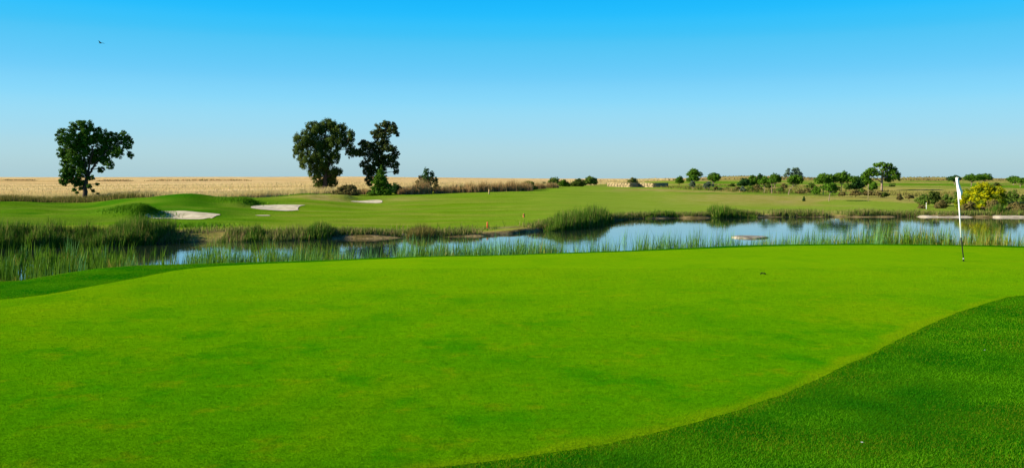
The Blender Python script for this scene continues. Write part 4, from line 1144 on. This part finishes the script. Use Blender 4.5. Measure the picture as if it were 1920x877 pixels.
# low cable rail
x, y = at(1880, 85.5); x2 = at(1935, 85.5)[0]; zr = zpx(379.3, 85.5)
rl = thing('cable_fence', 'low pale cable fence among the scrub right of the yellow broom', 'fence', (x, y, h1(x, y)))
z0 = h1(x, y)
q = Q(); q.tube([(0, 0, zr - z0), ((x2 - x) / 2, 0, zr - z0 - 0.02), (x2 - x, 0, zr - z0)], 0.022, 6); obj('cable', q.mesh('cable', True), M_WOOD, rl)
for s in (0.02, 0.5, 0.98):
    xx = (x2 - x) * s; g0 = h1(x + xx, y) - z0
    q = Q(); q.tube([(xx, 0.03, g0 - 0.1), (xx, 0.03, zr - z0 + 0.06)], 0.035, 8); obj('post', q.mesh('post', True), M_WOOD, rl)

# curled leaf on the green, two daisies in the fringe
x, y = hit(1431, 515.5); q = Q()
P = np.array([(-0.065, 0, 0.012), (-0.04, 0.01, 0.035), (0, 0.012, 0.03), (0.035, 0.004, 0.03), (0.06, -0.012, 0.01)])
q.tube(P, [0.006, 0.018, 0.010, 0.018, 0.006], 8)
tag(obj('fallen_leaf', q.mesh('fallen_leaf', True), M_DARK, None, (x, y, h1(x, y) + 0.006)), 'small dark curled leaf lying on the green left of the flagstick', 'leaf')
for (px_, py_, lab) in ((1616, 836.5, 'tiny white daisy in the near fringe grass low in the picture'), (1846, 661, 'tiny white daisy in the fringe grass farther up near the green edge')):
    x, y = hit(px_, py_, lo=4); z = h1(x, y)
    d = thing('daisy', lab, 'flower', (x, y, z), 'daisies in the fringe')
    q = Q(); q.tube([(0, 0, 0), (0, 0, 0.033)], 0.0012, 6); obj('stem', q.mesh('stem', True), M_PINE, d)
    q = Q()
    for k in range(10):
        a = k * math.pi / 5; c, s = math.cos(a), math.sin(a)
        q.add([(0, 0, 0.034), (0.006 * c - 0.003 * s, 0.006 * s + 0.003 * c, 0.036), (0.012 * c, 0.012 * s, 0.036), (0.006 * c + 0.003 * s, 0.006 * s - 0.003 * c, 0.036)], [(0, 1, 2, 3)])
    obj('petals', q.mesh('petals'), M_WHITE, d)

# bird
D = 95.0; x, y = at(188, D)
V3 = np.array([(0, 0, 0), (0.05, -0.04, 0.01), (0.05, 0.04, 0.01), (0.16, 0, 0.0), (-0.10, 0, 0.02), (0.04, 0, 0.05), (0.04, 0, -0.035),
               (-0.16, 0.22, 0.13), (-0.22, 0.42, 0.20), (0.11, 0.02, 0.03), (0.10, -0.24, -0.01), (0.20, -0.44, -0.03), (0.28, 0.05, 0.0), (0.28, -0.05, 0.0)])
bq = Q()
bq.tube([(-0.14, 0, 0.01), (-0.08, 0, 0.015), (0.02, 0, 0.0), (0.14, 0, 0), (0.26, 0, 0.0)], [0.012, 0.04, 0.055, 0.035, 0.008], 8)
b = obj('bird', bq.mesh('bird', True), M_DARK, None, (x, y, zpx(81, D)))
tag(b, 'small dark bird gliding high in the blue sky on the left', 'bird')
for k, nm in ((-1, 'wing'), (1, 'wing')):
    w = Q(); tip = np.array([-0.20, 0.10 * k, 0.26]) if k < 0 else np.array([0.42, 0.16, -0.06])
    a = np.array([-0.04, 0.03 * k, 0.02]); b0 = np.array([0.10, 0.03 * k, 0.02]); m = (a + b0) / 2 + (tip - (a + b0) / 2) * 0.5 + np.array([0, 0, 0.03])
    up = np.array([0, 0.012, 0.012])
    w.add([a, b0, m + (b0 - a) * 0.35, m - (b0 - a) * 0.35, tip, tip + (b0 - a) * 0.1, a + up, b0 + up, m + (b0 - a) * 0.35 + up, m - (b0 - a) * 0.35 + up],
          [(0, 1, 2, 3), (3, 2, 5, 4), (6, 9, 8, 7), (9, 4, 5, 8)])
    obj('wing', w.mesh('wing'), M_DARK, b)

# ------------------------------------------------------------------ light
EL, AZX, AZY = math.radians(24), -1.0, -0.16
SUN_E, SKY_S, EXPO = 5.0, 0.10, 1.12
l = math.hypot(AZX, AZY); sx, sy = AZX / l, AZY / l
sd = bpy.data.lights.new('Sun', 'SUN'); sd.energy = SUN_E; sd.angle = math.radians(0.53); sd.color = (1.0, 0.90, 0.74)
so = bpy.data.objects.new('Sun', sd); COL.objects.link(so)
from mathutils import Vector
so.rotation_euler = Vector((-sx * math.cos(EL), -sy * math.cos(EL), -math.sin(EL))).to_track_quat('-Z', 'Y').to_euler()
so.location = (-60, 0, 60)

wd = bpy.data.worlds.new('World'); SC.world = wd; wd.use_nodes = True
nt = wd.node_tree; nd = nt.nodes; lk = nt.links
bg = nd['Background']; bg.inputs['Strength'].default_value = SKY_S
sky = nd.new('ShaderNodeTexSky'); sky.sky_type = 'NISHITA'; sky.sun_disc = False
sky.sun_elevation = EL; sky.sun_rotation = math.atan2(sx, sy); sky.ozone_density = 3.0
tc = nd.new('ShaderNodeTexCoord'); sp = nd.new('ShaderNodeSeparateXYZ'); lk.new(tc.outputs['Generated'], sp.inputs[0])
rp = nd.new('ShaderNodeValToRGB'); lk.new(sp.outputs['Z'], rp.inputs[0]); rp.color_ramp.interpolation = 'CARDINAL'
stops = [(0.0, (169, 203, 213)), (0.022, (175, 212, 221)), (0.046, (166, 217, 235)), (0.082, (142, 217, 248)), (0.111, (112, 206, 249)), (0.153, (72, 196, 247)), (0.176, (38, 191, 252)), (0.20, (4, 182, 252)), (0.215, (0, 174, 248)), (0.30, (2, 140, 228)), (0.6, (2, 92, 186)), (1.0, (2, 70, 150))]
el = rp.color_ramp.elements
while len(el) < len(stops): el.new(0.5)
for e, (p, c) in zip(el, stops):
    e.position = p; e.color = (*lin(*c), 1)
sc_ = nd.new('ShaderNodeVectorMath'); sc_.operation = 'SCALE'; lk.new(rp.outputs[0], sc_.inputs[0]); sc_.inputs['Scale'].default_value = 1.0 / (SKY_S * 2 ** EXPO)
mx = nd.new('ShaderNodeMix'); mx.data_type = 'RGBA'; mx.inputs[0].default_value = 0.975
lk.new(sky.outputs[0], mx.inputs[6]); lk.new(sc_.outputs[0], mx.inputs[7]); lk.new(mx.outputs[2], bg.inputs['Color'])

# ------------------------------------------------------------------ camera
cd = bpy.data.cameras.new('Camera'); cam = bpy.data.objects.new('Camera', cd); COL.objects.link(cam)
cd.sensor_fit = 'HORIZONTAL'; cd.sensor_width = 36.0; cd.lens = 36.0 * F / 1920.0
cd.shift_y = -(438.5 - YH) / 1920.0
cd.clip_start = 0.05; cd.clip_end = 6000
cam.location = (0, 0, CAMZ); cam.rotation_euler = (math.radians(90), 0, 0)
SC.camera = cam

vs = SC.view_settings
vs.view_transform = 'Standard'; vs.look = 'None'; vs.exposure = EXPO; vs.gamma = 1.0; vs.use_curve_mapping = False
SC.render.resolution_x = 1024; SC.render.resolution_y = 467
SC.cycles.max_bounces = 6; SC.cycles.transparent_max_bounces = 4
